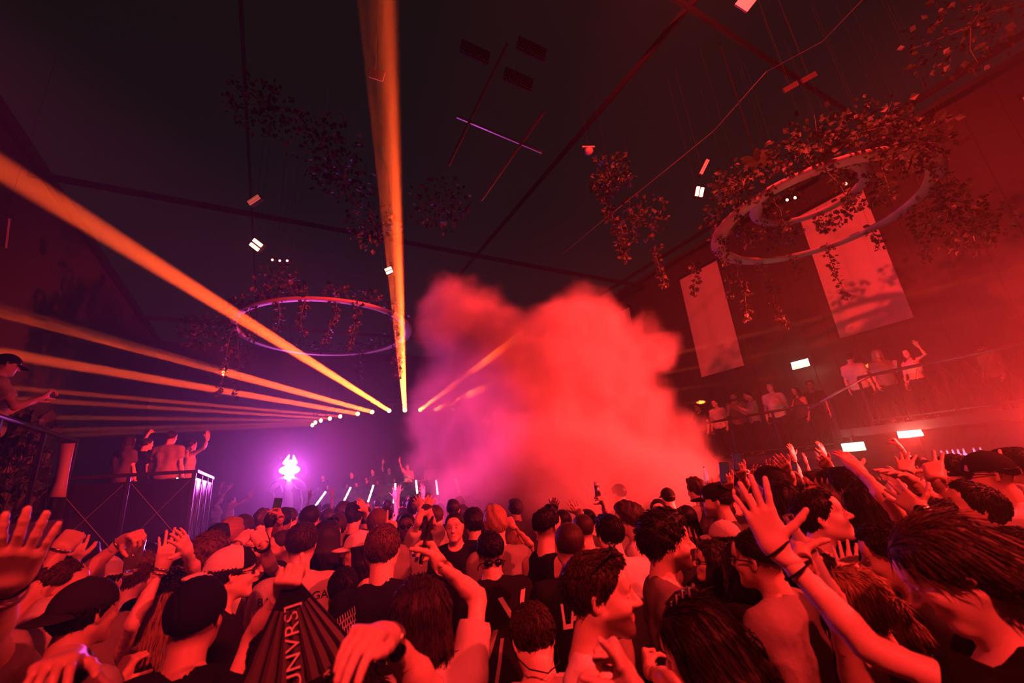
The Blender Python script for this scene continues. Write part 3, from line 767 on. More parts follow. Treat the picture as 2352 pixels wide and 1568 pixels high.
st = empty('staircase', RM(5.0, 12.2, 0)); tag(st, 'pale lit staircase rising beside the bar under the exit sign', 'stairs')
for i in range(9):
    part(MB().box(4.45, 5.25, 12.0+i*.26, 12.0+(i+1)*.26+.02, .17*i, .17*(i+1)), 'step', M_['stair'], st)
hr = MB().tube([onn(1850, 945, 11.75), onn(1925, 900, 11.75), onn(2000, 862, 11.75)], .03, 8).build('stair_handrail', M_['steel'], smooth=True)
tag(hr, 'sloping handrail joining the low gallery to the raised tier', 'handrail')
def exit_sign(px, py, n, w, h, label):
    P = onn(px, py, n); e = empty('exit_sign', P); tag(e, label, 'exit sign', 'lit exit signs on the gallery side')
    part(MB().obox(P+DN*.04, DU*w/2, DN*.03, np.array([0, 0, h/2])), 'housing', M_['black_metal'], e)
    pn = part(MB().obox(P-DN*.0, DU*(w/2-.01), DN*.012, np.array([0, 0, h/2-.01])), 'light_panel', M_['exit_glow'], e)
    z0 = -h*.28
    for a in (-.32, -.12, .08, .28):                 # green pictogram band
        part(MB().obox(P-DN*.016+DU*w*a+np.array([0, 0, z0]), DU*w*.07, DN*.003, np.array([0, 0, h*.16])), 'pictogram', M_['exit_green'], e)
    return P
P = exit_sign(1838, 836, 14.2, .52, .24, 'small glowing exit sign high on the wall above the low gallery')
part(MB().obox(P+DN*.18, DU*.02, DN*.14, np.array([0, 0, .02])), 'bracket', M_['black_metal'], bpy.data.objects['exit_sign'])
P = exit_sign(1960, 1026, 11.6, .46, .20, 'wide glowing exit sign over the pale staircase by the bar')
part(MB().obox(P+DN*.04+np.array([0, 0, .18]), DU*.02, DN*.03, np.array([0, 0, .06])).obox(P+DN*.10+np.array([0, 0, .23]), DU*.02, DN*.09, np.array([0, 0, .012])), 'bracket', M_['black_metal'], bpy.data.objects['exit_sign.001'])
point('exit_lamp', Vector(P-DN*.15), (1, .85, .6), 9, .1); point('exit_lamp', Vector(onn(1838, 840, 14.05)), (1, .85, .6), 5, .1)

# bar recess under the tier
bar = empty('bar_counter', RM(2.0, 11.6, 0)); tag(bar, 'long dark bar counter below the raised tier', 'bar')
part(MB().box(-2.5, 4.2, 11.5, 11.56, .05, 1.06), 'front_panel', M_['dark_wood'], bar); part(MB().box(-2.6, 4.25, 11.45, 12.05, 1.06, 1.11), 'counter_top', M_['black_metal'], bar)
sh = empty('bottle_shelf', RM(2.4, 11.9, 1.11)); tag(sh, 'raised lit bottle shelf standing on the bar counter', 'shelf')
part(MB().box(.6, 3.9, 11.70, 11.95, 1.50, 1.53), 'shelf_board', M_['black_metal'], sh)
for u in (.65, 2.2, 3.85): part(MB().box(u-.02, u+.02, 11.75, 11.9, 1.11, 1.50), 'support', M_['black_metal'], sh)
mat('bottle_glow', (.8, .55, .8), .1, emit=(.95, .35, .80), es=.9)  # pink backlight put into the bottles' own emission
bp = [(.036, 0), (.038, .02), (.038, .17), (.030, .205), (.014, .235), (.013, .29), (.016, .295), (.016, .305)]
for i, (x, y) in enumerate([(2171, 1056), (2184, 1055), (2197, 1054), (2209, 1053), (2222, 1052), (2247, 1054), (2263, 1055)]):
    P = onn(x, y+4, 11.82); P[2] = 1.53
    e = empty('bottle', P); tag(e, 'tall pink bottle with backlight painted as glow, on the shelf of the bar', 'bottle', 'bottles with painted backlight on the bar shelf')
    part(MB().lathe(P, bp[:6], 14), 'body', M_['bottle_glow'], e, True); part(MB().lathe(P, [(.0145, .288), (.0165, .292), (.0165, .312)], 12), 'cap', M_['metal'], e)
point('bar_shelf_light', Vector(RM(2.6, 11.65, 1.9)), (1, .25, .75), 3, .15)
# twin tube strip light under the tier
e = empty('strip_light', STRIP); tag(e, 'twin tube strip light blazing red-white above the bar', 'light fixture')
ax = np.array(_px(2118, 991, 8.9)-_px(2063, 996, 8.9))/2; ay = np.array(_px(2090, 1000, 8.8)-_px(2087, 993, 9.1))/2; az = np.cross(unit(ax), unit(ay))*.02
Pn = np.array(STRIP)
part(MB().obox(Pn+az*1.6, ax*1.03, ay*1.9, az*.7), 'housing', M_['black_metal'], e)
for q in (-1, 1): part(MB().obox(Pn+ay*q*1.0-az*.3, ax, ay*.72, az*.5), 'tube', M_['strip_glow'], e)
for q in (-1, 1): part(MB().bar(Pn+ax*q*.7+az*2, np.array([*(Pn+ax*q*.7)[:2], 2.29]), .008, 6), 'hanger', M_['black_metal'], e)

# ------------------------------------------------------------------ hanging banners on the right wall
def banner(u0, u1, z0, z1, label):
    e = empty('banner', RM((u0+u1)/2, 14.4, z0)); tag(e, label, 'banner', 'tall pale banners on the right wall')
    g = 10; V = []; Q = []
    for i in range(g+1):
        for j in range(2):
            uu = u0+(u1-u0)*i/g; nn = 14.36+.006*math.sin(i*1.3)
            V += [RM(uu, nn, (z0, z1)[j]), RM(uu, nn+.012, (z0, z1)[j])]
    for i in range(g):
        a, b = i*4, (i+1)*4; Q += [(a, b, b+2, a+2), (a+1, a+3, b+3, b+1), (a, a+1, b+1, b), (a+2, b+2, b+3, a+3)]
    Q += [(0, 2, 3, 1), (g*4, g*4+1, g*4+3, g*4+2)]
    part(MB().add(V, Q), 'cloth', M_['canvas'], e)
    part(MB().box(u0-.05, u1+.05, 14.30, 14.48, z1, z1+.10), 'header_bar', M_['black_metal'], e)
    part(MB().box(u0, u1, 14.345, 14.385, z0-.03, z0), 'bottom_bar', M_['canvas'], e)
banner(4.00, 5.72, 5.14, 9.25, 'pale banner partly hidden by the double ring chandelier')
banner(8.78, 10.54, 5.14, 9.25, 'pale narrow banner just below the vines, between ring and smoke')
banner(13.55, 15.2, 5.14, 9.25, 'pale banner half sunk in the smoke cloud')
banner(-.9, .8, 5.14, 9.25, 'pale banner at the edge of the wall past the double ring')
# ------------------------------------------------------------------ ring chandeliers
def annulus(mb, c, r, w, h, n=72, tilt=None):
    a = np.arange(n)/n*2*np.pi; prof = [(-w/2, -h*.2), (-w*.3, -h/2), (w*.3, -h/2), (w/2, -h*.2), (w/2, h*.2), (w*.3, h/2), (-w*.3, h/2), (-w/2, h*.2)]; V = []; Q = []
    for i in range(n):
        for dr, dz in prof: V.append(np.array(c)+np.array([math.cos(a[i])*(r+dr), math.sin(a[i])*(r+dr), dz]))
    m = len(prof)
    for i in range(n):
        for k in range(m): Q.append((i*m+k, i*m+(k+1) % m, ((i+1) % n)*m+(k+1) % m, ((i+1) % n)*m+k))
    return mb.add(V, Q)
def ring(name, c, rings, label):
    e = empty(name, c); tag(e, label, 'chandelier', 'ring chandeliers')
    for r, z, w in rings:
        cc = np.array([c[0], c[1], z]); part(annulus(MB(), cc, r, w, .07), 'ring', M_['ring_paint'], e, True)
        for k in range(3):
            a = k*2.094+.4; q = cc+np.array([math.cos(a)*r, math.sin(a)*r, 0])
            part(MB().bar(q, np.array([q[0], q[1], ZC-.5]), .003, 4), 'cable', M_['rubber'], e)
            part(MB().obox(q+np.array([0, 0, .05]), np.array([math.cos(a), math.sin(a), 0])*(w*.55), np.array([-math.sin(a), math.cos(a), 0])*.04, np.array([0, 0, .02])), 'clamp', M_['black_metal'], e)
    return e
CL = RM(11.1, 1.02, 6.0); CR = RM(3.42, 9.25, 6.5)
ring('ring_chandelier', CL, [(2.02, 6.0, .20)], 'single purple-lit ring chandelier hung with ivy near the booth')
ring('ring_chandelier', CR, [(1.80, 6.5, .30), (.95, 7.0, .24)], 'double ring chandelier overgrown with ivy, before the pale banners')

# ------------------------------------------------------------------ hanging ivy: one plant each, stem and leaves
def leaf_set(P, D, S, rg):
    """many small folded leaves: five-point blades bent along the midrib"""
    n = len(P); D = D/np.linalg.norm(D, axis=1)[:, None]
    rnd = rg.normal(size=(n, 3)); X = np.cross(D, rnd); X /= np.linalg.norm(X, axis=1)[:, None]; Z = np.cross(X, D)
    S = S[:, None]
    b = P; t = P+D*S; l = P+D*S*.45+X*S*.46+Z*S*.10; r = P+D*S*.45-X*S*.46+Z*S*.10; m = P+D*S*.5
    V = np.stack([b, l, t, r, m], 1).reshape(-1, 3); k = np.arange(n)[:, None]*5
    return V, np.concatenate([k+np.array([[0, 1, 4, 4]]), k+np.array([[1, 2, 4, 4]]), k+np.array([[2, 3, 4, 4]]), k+np.array([[3, 0, 4, 4]])])
def tri(Q): return [tuple(dict.fromkeys(q)) for q in Q.tolist()]
VN = 0
def vine(P, L, label, dens=26, size=.085, spread=.10, group='hanging ivy', name='hanging_ivy', sway=.12):
    global VN; VN += 1; rg = np.random.default_rng(VN*7+1); P = np.array(P, float)
    n = max(5, int(L/.14)); t = np.linspace(0, 1, n)
    st = P+np.stack([np.cumsum(rg.normal(0, .02, n))+sway*np.sin(t*3+rg.random()*6)*t, np.cumsum(rg.normal(0, .02, n)), -L*t], 1)
    e = empty(name, P); tag(e, label, 'plant', group)
    part(MB().tube(st, np.linspace(.010, .004, n), 5), 'stem', M_['stem'], e)
    m = int(1.9*dens*L/.5); q = rg.random(m)*(n-1); i = np.minimum(q.astype(int), n-2); f = (q-i)[:, None]
    base = st[i]*(1-f)+st[i+1]*f; out = rg.normal(size=(m, 3)); out[:, 2] = -abs(out[:, 2])*.6
    out /= np.linalg.norm(out, axis=1)[:, None]
    base = base+out*(rg.random(m)[:, None]*spread)*(1.1-.6*q[:, None]/(n-1))
    V, Q = leaf_set(base, out, size*rg.uniform(.6, 1.25, m), rg)
    lv = part(MB().add(V, tri(Q)), 'leaves', M_['leaf'], e); lv['kind'] = 'stuff'
    return e
def clump(P, r, m, label, size=.13, group='ceiling foliage', flat=.6, rooted=None):
    global VN; VN += 1; rg = np.random.default_rng(VN*13+5); P = np.array(P, float)
    e = empty('ivy_clump', P); tag(e, label, 'plant', group)
    d = rg.normal(size=(m, 3)); d /= np.linalg.norm(d, axis=1)[:, None]; rr = r*rg.random(m)**.5
    base = P+d*rr[:, None]*np.array([1, 1, flat])
    V, Q = leaf_set(base, d+rg.normal(size=(m, 3))*.6+np.array([0, 0, -.4]), size*rg.uniform(.6, 1.3, m), rg)
    lv = part(MB().add(V, tri(Q)), 'leaves', M_['leaf'], e); lv['kind'] = 'stuff'
    mb = MB()
    for k in range(7):
        a = rg.normal(size=3); a = unit(a)*np.array([1, 1, flat])*r*.8; mb.tube([P, P+a*.5+rg.normal(0, .05, 3), P+a], [.008, .006, .003], 4)
    part(mb, 'branch', M_['stem'], e)
    if rooted is None: part(MB().bar(P, np.array([P[0], P[1], ZC-.5]), .002, 4), 'hanger', M_['rubber'], e)
    else: part(MB().bar(P, np.array([P[0], P[1], rooted]), .014, 6), 'trunk', M_['stem'], e)
L1 = 'ivy strand dangling from the single purple ring'; L2 = 'ivy strand dangling from the outer ring of the double chandelier'; L3 = 'ivy strand dangling from the inner ring of the double chandelier'
def on_ring(c, r, z, px, py):                        # the point of a ring seen nearest to a photo pixel
    best = min(np.linspace(0, 2*np.pi, 240), key=lambda a: sum((p-q)**2 for p, q in zip(proj(np.array([c[0]+r*math.cos(a), c[1]+r*math.sin(a), z])), (px, py))))
    return np.array([c[0]+r*math.cos(best), c[1]+r*math.sin(best), z])
def proj(P):
    d = np.array(P)-C_np; z = d@F_np; return 1176+FPX*(d@R_np)/z, 784-FPX*(d@U_np)/z
for x, y, L in ((545, 720, 1.9), (545, 770, 1.7), (580, 700, .9), (640, 692, .8), (705, 688, .9), (765, 692, 1.1), (820, 705, 1.2), (885, 735, 1.7), (905, 760, 1.2), (830, 810, .9), (560, 790, .8)):
    q = on_ring(CL, 2.02, 6.0, x, y); vine(q+np.array([0, 0, .10]), L, L1, dens=24, size=.09, group='ivy on the purple ring')
for k in range(16):
    a = k*.393+.1; q = np.array([CL[0]+2.0*math.cos(a), CL[1]+2.0*math.sin(a), 6.15]); clump(q+np.array([0, 0, .05]), .34, 60, 'leafy ivy cushion lying along the single purple ring', size=.10, group='ivy cushions on the purple ring', flat=.5)
for k in range(15):
    a = k*.42; q = np.array([CR[0]+1.8*math.cos(a), CR[1]+1.8*math.sin(a), 6.6]); rr_ = random.Random(k)
    vine(q, .5+.9*rr_.random(), L2, dens=20, size=.085, group='ivy on the outer ring', spread=.12)
for k in range(8):
    a = k*.785; vine(np.array([CR[0]+.95*math.cos(a), CR[1]+.95*math.sin(a), 7.1]), .5+.12*(k % 4), L3, dens=20, size=.085, group='ivy on the inner ring')
for k in range(12):
    a = k*.52+.2; q = np.array([CR[0]+1.75*math.cos(a), CR[1]+1.75*math.sin(a), 6.85]); clump(q+np.array([0, 0, .25]), .34, 70, 'leafy ivy cushion lying along the outer ring of the double chandelier', size=.10, group='ivy cushions on the outer ring', flat=.7)
for x, y, t, L in ((1405, 470, 9., 1.1), (1425, 520, 9., .8), (1505, 560, 9.5, 1.0), (1700, 640, 9.2, .9), (1770, 640, 9.4, 1.2), (1590, 600, 9.5, .8), (1375, 420, 8.8, .9)):
    vine(at_np(x, y, t), L, 'loose ivy strand trailing between the smoke and the double ring', dens=26, size=.10, group='loose ivy by the double ring')
for x, y, t, r, w_ in ((740, 330, 8, .7, 'beside the upright beam, highest of three'), (790, 410, 8.5, .6, 'beside the upright beam, middle of three'), (860, 520, 9, .6, 'touching the upright beam'), (600, 240, 8, .6, 'above the dim strobe'),
        (1010, 470, 9.5, .7, 'past the upright beam, above the smoke'), (640, 650, 10, .5, 'just above the purple ring'), (460, 760, 10, .5, 'behind the widest slanting beam'), (1400, 400, 8.6, .5, 'below the bracketed spotlight'),
        (1470, 500, 9.2, .6, 'between the spotlight and the bright strobe'), (1700, 420, 7.5, .5, 'beside the broad-leaved plant'), (1860, 330, 7, .6, 'over the middle of the double ring'), (1990, 300, 6.9, .6, 'over the far rim of the double ring'),
        (2100, 330, 6.6, .5, 'over the near rim of the double ring'), (2230, 60, 6.2, .8, 'alone high above the ceiling slats'), (2180, 480, 7.0, .5, 'hanging beside the double ring'), (2240, 520, 6.8, .5, 'catching red light beside the double ring')):
    clump(at_np(x, y, t), r, 230, 'loose cloud of dark ivy '+w_, size=.10, group='ivy clouds under the ceiling', flat=.8)
# broad-leaved plant on the double ring
P = at_np(1740, 372, 7.6); e = empty('broad_leaf_plant', P); tag(e, 'broad-leaved plant with paddle leaves on the double ring', 'plant')
part(MB().bar(P+np.array([0, 0, -.1]), np.array([P[0], P[1], ZC-.5]), .01, 5), 'hanger', M_['black_metal'], e)
for dx, dy in ((-26, 14), (-2, -26), (26, -24), (30, 6), (-34, -4)):
    q = at_np(1740+dx, 372+dy, 7.5+.1*(dx > 0)); ax = q-P; L = np.linalg.norm(ax); ax = ax/L; w = np.cross(ax, F_np); V = []; Q = []
    for i in range(7):
        f_ = i/6; wd = .095*math.sin(math.pi*min(1, .12+f_*.88))**.8; c_ = P+ax*L*1.25*f_
        V += [c_-w*wd, c_-F_np*.02, c_+w*wd]
    for i in range(6): Q += [(i*3, i*3+1, i*3+4, i*3+3), (i*3+1, i*3+2, i*3+5, i*3+4)]
    part(MB().add(V, Q), 'leaf', M_['leaf'], e, True)

# ------------------------------------------------------------------ lamps and fittings under the ceiling
def hang(P, e, x=0): part(MB().bar(P, np.array([P[0], P[1], ZC-.6]), .003, 4), 'hanger', M_['rubber'], e)
def strobe(x, y, t, dx, dy, w, glow, label):
    """a twin bar strobe; dx, dy give the way its bars run in the photo"""
    P = at_np(x, y, t); ax = at_np(x+dx, y+dy, t)-P; ay = at_np(x-dy*w/math.hypot(dx, dy), y+dx*w/math.hypot(dx, dy), t)-P; az = np.cross(unit(ax), unit(ay))
    e = empty('strobe_lamp', P); tag(e, label, 'stage light', 'twin bar strobes')
    part(MB().obox(P+F_np*.07, ax*1.15, ay*1.9, F_np*.05), 'housing', M_['black_metal'], e)
    for q in (-1, 1): part(MB().obox(P+ay*q, ax, ay*.62, F_np*.018), 'light_bar', M_[glow], e)
    hang(P+F_np*.1, e)
strobe(588, 562, 9, 9, 7, 6, 'strobe_glow', 'bright twin bar strobe above the beam, between two dim ones')
strobe(583, 459, 8, 12, -8, 3, 'strobe_dim', 'dim twin bar strobe high above the purple ring')
strobe(893, 621, 10, 7, -3, 4, 'strobe_glow', 'small twin bar strobe beside the upright beam')
strobe(1607, 440, 8, 2, -10, 5, 'strobe_glow', 'bright twin bar strobe beside the double ring')
strobe(1618, 383, 8, 8, -16, 2, 'strobe_dim', 'edge-on strobe above the bright one by the double ring')
for x, y, t in ((627, 597, 9.5), (644, 599, 9.6), (661, 599, 9.5), (1806, 460, 7.70), (1824, 455, 7.68), (1940, 423, 7.27)):
    P = at_np(x, y, t); e = empty('pin_spot', P); tag(e, 'tiny glowing pin spot hidden in the hanging foliage', 'stage light', 'pin spots in the foliage')
    part(MB().lathe(P, [(.035, -.02), (.045, 0), (.045, .10), (.02, .13)], 10, F_np), 'housing', M_['black_metal'], e)
    part(MB().lathe(P-F_np*.025, [(.026, 0), (.022, .008)], 10, F_np), 'lens', M_['strobe_glow'], e); hang(P+F_np*.1, e)
def card(x, y, t, a, b, label, m='canvas'):
    P = at_np(x, y, t); e = empty('ceiling_panel', P); tag(e, label, 'panel', 'small panels under the ceiling')
    ax = (at_np(x+a[0], y+a[1], t)-P); ay = (at_np(x+b[0], y+b[1], t)-P)
    part(MB().obox(P, ax, ay, F_np*.015), 'board', M_[m], e); hang(P, e)
card(866, 172, 6.0, (16, 5), (-3, 10), 'small square panel hanging beside the upright beam')
card(1712, 6, 6.0, (14, 9), (11, -14), 'pale square panel hanging high above the double ring')
card(2, 530, 6.5, (16, 6), (-4, 34), 'pale panel hanging over the wired gallery', 'canvas')
for k, (x, y) in enumerate(((2155, 262), (2180, 293), (2210, 325), (1816, 200), (1858, 178))): card(x, y, 6.6, (16, -9), (3, 5), 'narrow ceiling slat above the double ring', 'dark_wood')
for i, (x, y) in enumerate(((1090, 117), (1221, 110), (1190, 180))):    # LED panels of small dots
    t = 8.2; P = at_np(x, y, t); e = empty('led_panel', P); tag(e, 'switched-off dotted lamp panel under the black ceiling', 'lamp panel', 'dotted lamp panels')
    ax = at_np(x+31, y+14, t)-P; ay = at_np(x-3, y+13, t)-P
    part(MB().obox(P+F_np*.04, ax*1.05, ay*1.1, F_np*.03), 'housing', M_['black_metal'], e); hang(P, e)
    for r in range(4):
        for c in range(11): part(MB().lathe(P+ay*(r-1.5)/2+ax*(c-5)/5.2-F_np*.0, [(.014, 0), (.010, -.012)], 6, F_np), 'lens', M_['steel'], e)
# cable and pipes
tag(MB().tube([at_np(x, y, t) for x, y, t in ((2010, -30, 5.9), (1890, 95, 7.0), (1760, 165, 8.2), (1640, 300, 9.0), (1530, 390, 9.3), (1380, 510, 10.5), (1290, 585, 11.5))], .009, 5).build('hanging_cable', M_['steel']), 'thin cable sagging across the black ceiling toward the smoke', 'cable')
P = at_np(1353, 347, 8.2); e = empty('spotlight', P); tag(e, 'pale bracketed spotlight above the ivy strands', 'stage light')
part(MB().lathe(P, [(.05, -.08), (.07, -.06), (.075, .08), (.04, .14)], 12, unit(F_np+np.array([0, 0, .5]))), 'housing', M_['ring_paint'], e, True)
part(MB().obox(P+np.array([0, 0, .1]), R_np*.12, U_np*.012, F_np*.02), 'bracket', M_['ring_paint'], e); hang(P+np.array([0, 0, .1]), e)

# ------------------------------------------------------------------ arched rig of searchlights over the stage
A = [np.array(a) for a, d in LASER]; tr = empty('lighting_truss', RM(20, 5, 5.8)); tag(tr, 'curved black truss carrying the row of beam lamps', 'truss')
for off in ((0, .34), (.22, .34), (.11, .55)):
    part(MB().tube([a+DU*off[0]+np.array([0, 0, off[1]]) for a in A], .025, 6), 'chord', M_['black_metal'], tr)
for i in range(len(A)-1):
    part(MB().bar(A[i]+np.array([0, 0, .34]), A[i+1]+DU*.11+np.array([0, 0, .55]), .012, 5), 'brace', M_['black_metal'], tr)
for i in (0, 4, 8, 12, 14): part(MB().bar(A[i]+np.array([0, 0, .5]), np.array([*A[i][:2], ZC-.3]), .012, 5), 'hanger', M_['black_metal'], tr)
for i, (a, d) in enumerate(LASER):
    a = np.array(a); d = np.array(d); e = empty('beam_lamp', a); tag(e, 'round moving-head lamp throwing an orange beam from the curved truss', 'stage light', 'beam lamps on the curved truss')
    part(MB().lathe(a, [(.115, .02), (.13, -.02), (.13, -.22), (.09, -.32)], 18, d), 'head', M_['black_metal'], e, True)
    part(MB().lathe(a, [(.10, .0), (.092, .022)], 18, d), 'lens', M_['lens_glow'], e)
    sd = unit(np.cross(d, [0, 0, 1]))
    for q in (-1, 1): part(MB().bar(a-d*.12+sd*q*.15, a-d*.12+sd*q*.15+np.array([0, 0, .24]), .02, 6), 'yoke', M_['black_metal'], e)
    part(MB().obox(a-d*.12+np.array([0, 0, .27]), sd*.17, d*.08, np.array([0, 0, .05])), 'base', M_['black_metal'], e)

# ------------------------------------------------------------------ stage and booth
xs = np.linspace(690, 1160, 30); TD = 17.6
top = [at_np(x, 1128-.075*(x-690)*.9, TD+.35) for x in xs]; bot = [at_np(680+(x-690)*1.04, 1195-.06*(x-690), TD-.25) for x in xs]
for p in top: p[2] = 2.28
for p in bot: p[2] = 0.0
V = []; Q = []
for a, b in zip(bot, top): V += [a, b, b+DU*.25, np.array([*(b+DU*.25)[:2], 1.25])]
for i in range(len(xs)-1): Q += [(i*4, i*4+4, i*4+5, i*4+1), (i*4+1, i*4+5, i*4+6, i*4+2), (i*4+2, i*4+6, i*4+7, i*4+3), (i*4+3, i*4+7, i*4+4, i*4)]
edge = [un(b+DU*.25)[:2] for b in top]; edge = [(26.9, -1.5), (19.1, -1.5), (19.1, edge[0][1]-.15), (edge[0][0], edge[0][1]-.02)]+edge+[(edge[-1][0], 13.), (26.9, 13.)]; ne = len(edge)
sv = [RM(*q, 0) for q in edge]+[RM(*q, 1.25) for q in edge]
stg = struct(MB().add(sv, [tuple(range(ne)), tuple(range(ne, 2*ne))]+[(i, (i+1) % ne, ne+(i+1) % ne, ne+i) for i in range(ne)]).build('floor_stage', M_['black_wall']))
bo = MB().add(V, Q).build('booth_front', M_['black_wall']); tag(bo, 'long curved booth front overgrown with leaves and light tubes', 'booth')
rg = np.random.default_rng(4); m = 2600; q = rg.random(m)*(len(xs)-1.01); i = q.astype(int); f_ = (q-i)[:, None]; h = (rg.random(m)**.8)[:, None]
ba, ta = np.array(bot), np.array(top); b_ = ba[i]*(1-f_)+ba[i+1]*f_; t_ = ta[i]*(1-f_)+ta[i+1]*f_
base = b_*(1-h)+t_*h-DU*.03+rg.normal(0, .035, (m, 3)); nrm = -DU+rg.normal(0, .7, (m, 3))
V, Q = leaf_set(base, nrm, .15*rg.uniform(.6, 1.3, m), rg); lv = part(MB().add(V, tri(Q)), 'leaves', M_['leaf'], bo); lv['kind'] = 'stuff'
TUBES = [((750, 1127), (721, 1167)), ((807, 1117), (786, 1160)), ((859, 1112), (846, 1152)), ((909, 1108), (905, 1155)), ((956, 1101), (960, 1140)), ((1002, 1101), (1006, 1135)), ((1046, 1097), (1057, 1133)), ((1085, 1095), (1098, 1130)), ((1127, 1094), (1142, 1128))]
for i, (a, b) in enumerate(TUBES):
    Ta, Tb = at_np(*a, TD+.12), at_np(*b, TD-.16); e = empty('light_tube', Tb); tag(e, 'slanted white-hot light tube on the leafy booth front', 'light tube', 'light tubes on the booth front')
    part(MB().tube([Tb+(Ta-Tb)*k/6 for k in range(7)], .045, 8), 'backing', M_['black_metal'], e)
    for k in range(4):
        s0, s1 = k/4+.02, (k+1)/4-.02; part(MB().bar(Tb+(Ta-Tb)*s0-F_np*.05, Tb+(Ta-Tb)*s1-F_np*.05, .036, 8), 'segment', M_['tube_glow'], e)
for a, b, pw in ((800, 1140, 26), (905, 1128, 26), (1030, 1115, 20)): point('tube_glow_light', Vector(at_np(a, b, TD-.7)), (1, .30, .38), pw, .4)
# mixing desk behind the front
dk = empty('mixing_desk', RM(19.1, 5, 1.25)); tag(dk, 'black mixing desk with decks behind the booth front', 'mixing desk')
c0 = at_np(965, 1112, 19.05); c0[2] = 2.20
part(MB().obox(c0, DN*1.3, DU*.35, np.array([0, 0, .04])), 'table_top', M_['black_metal'], dk)
for q in (-1.2, 1.2): part(MB().obox(c0+DN*q-np.array([0, 0, .48]), DN*.04, DU*.3, np.array([0, 0, .46])), 'leg', M_['black_metal'], dk)
for q in (-.75, 0, .75):
    part(MB().obox(c0+DN*q+np.array([0, 0, .07]), DN*.2, DU*.2, np.array([0, 0, .035])), 'deck', M_['gloss_black'], dk)
    part(MB().lathe(c0+DN*q+np.array([0, 0, .105]), [(.13, 0), (.13, .02)], 20), 'platter', M_['steel'], dk)

# ------------------------------------------------------------------ glowing insect-like sculpture
S0 = np.array(STATUE); sp = empty('glowing_sculpture', np.array([S0[0], S0[1], 1.25])); tag(sp, 'blazing violet insect sculpture with two horns beside the booth', 'sculpture')
def sblob(name, prims, m, v=.035):
    lo = np.min([np.minimum(np.array(p[1]), np.array(p[2]) if p[0] == 'rc' else np.array(p[1]))-.6 for p in prims], 0); hi = np.max([np.maximum(np.array(p[1]), np.array(p[2]) if p[0] == 'rc' else np.array(p[1]))+.6 for p in prims], 0)
    Fd = Field(lo, hi, v)
    for p in prims:
        if p[0] == 'rc': Fd.rc(p[1], p[2], p[3], p[4], k=.05)
        else: Fd.el(p[1], p[2], M=np.stack([R_np, F_np, U_np], 1), k=.06)
    V, Q = Fd.mesh(); o = link(bpy.data.objects.new(name, np_mesh(name, V-ORG[sp.name], Q, m)), sp); ORG[o.name] = ORG[sp.name]; return o
def sp_(x, y, t=17.): return at_np(x, y, t)
sblob('abdomen', [('el', sp_(665, 1079), (.39, .30, .165))], M_['sculpture_glow'])
sblob('head', [('el', sp_(666, 1062.5), (.26, .24, .085)), ('rc', sp_(656, 1062), sp_(664, 1045), .09, .028), ('rc', sp_(677, 1062), sp_(674, 1045), .09, .028)], M_['sculpture_glow'])
sblob('thorax', [('el', sp_(664, 1094), (.17, .2, .11)), ('rc', sp_(664, 1097), sp_(664, 1102), .08, .05)], M_['sculpture_glow'])
for pts in (((655, 1096), (640, 1101), (624, 1110), (620, 1118)), ((672, 1097), (686, 1101), (698, 1110), (702, 1118)), ((648, 1130), (645, 1114), (636, 1122), (628, 1129), (612, 1131)), ((672, 1130), (676, 1114), (682, 1122), (690, 1123)), ((640, 1170), (634, 1150), (628, 1129)), ((690, 1170), (694, 1148), (690, 1123))):
    Pp = [sp_(*q) for q in pts]
    o = part(MB().tube(Pp, np.linspace(.055, .02, len(Pp)), 8), 'leg', M_['sculpture_dim'], sp, True)
cp = sp_(664, 1130); part(MB().tube([sp_(664, 1104), sp_(663, 1130), np.array([*cp[:2], 1.25])], [.10, .16, .22], 12), 'pedestal', M_['sculpture_dim'], sp, True)

# ------------------------------------------------------------------ left side: wired gallery and a lounge box
struct(MB().box(2.0, 8.93, N0, -2.55, 1.85, 2.05).build('floor_wired_gallery', M_['black_wall']))
struct(MB().box(2.0, 8.93, -2.75, -2.62, 0, 1.85).build('wall_wired_gallery', M_['dark_wood']))
railing('wired_railing', [(2.2, -2.58), (8.88, -2.58)], 2.05, 'black wire railing of the side gallery under the orange beams', 1.1)
lb = struct(MB().box(9.2, 11.8, -5.4, -1.12, 0, 1.7).build('floor_lounge', M_['black_wall']))
pp = [(9.02, -3.6), (9.12, -1.1), (11.75, -1.1)]
par = empty('lounge_parapet', RM(9.1, -1.1, 1.5)); tag(par, 'black panelled parapet round the side lounge, violet-lit on one side', 'parapet')
for (a, b) in ((pp[0], pp[1]), (pp[1], pp[2])):
    Aq, Bq = RM(*a), RM(*b); L = np.linalg.norm(Bq-Aq); m = round(L/.85); ex = (Bq-Aq)/L; ey = np.cross(ex, [0, 0, 1])
    for i in range(m):
        c = Aq+ex*L*(i+.5)/m; part(MB().obox(c+np.array([0, 0, 2.02]), ex*(L/m/2-.03), ey*.02, np.array([0, 0, .50])), 'panel', M_['gloss_black'], par)
        for e_ in (-1, 1): part(MB().bar(c-ex*e_*(L/m/2-.05)+ey*.03+np.array([0, 0, 1.55]), c+ex*e_*(L/m/2-.05)+ey*.03+np.array([0, 0, 2.48]), .007, 4), 'wire', M_['steel'], par)
    for i in range(m+1): part(MB().obox(Aq+ex*L*i/m+np.array([0, 0, 2.05]), ex*.025, ey*.03, np.array([0, 0, .56])), 'post', M_['black_metal'], par)
    part(MB().obox((Aq+Bq)/2+np.array([0, 0, 2.62]), ex*(L/2+.03), ey*.05, np.array([0, 0, .025])), 'top_rail', M_['black_metal'], par)
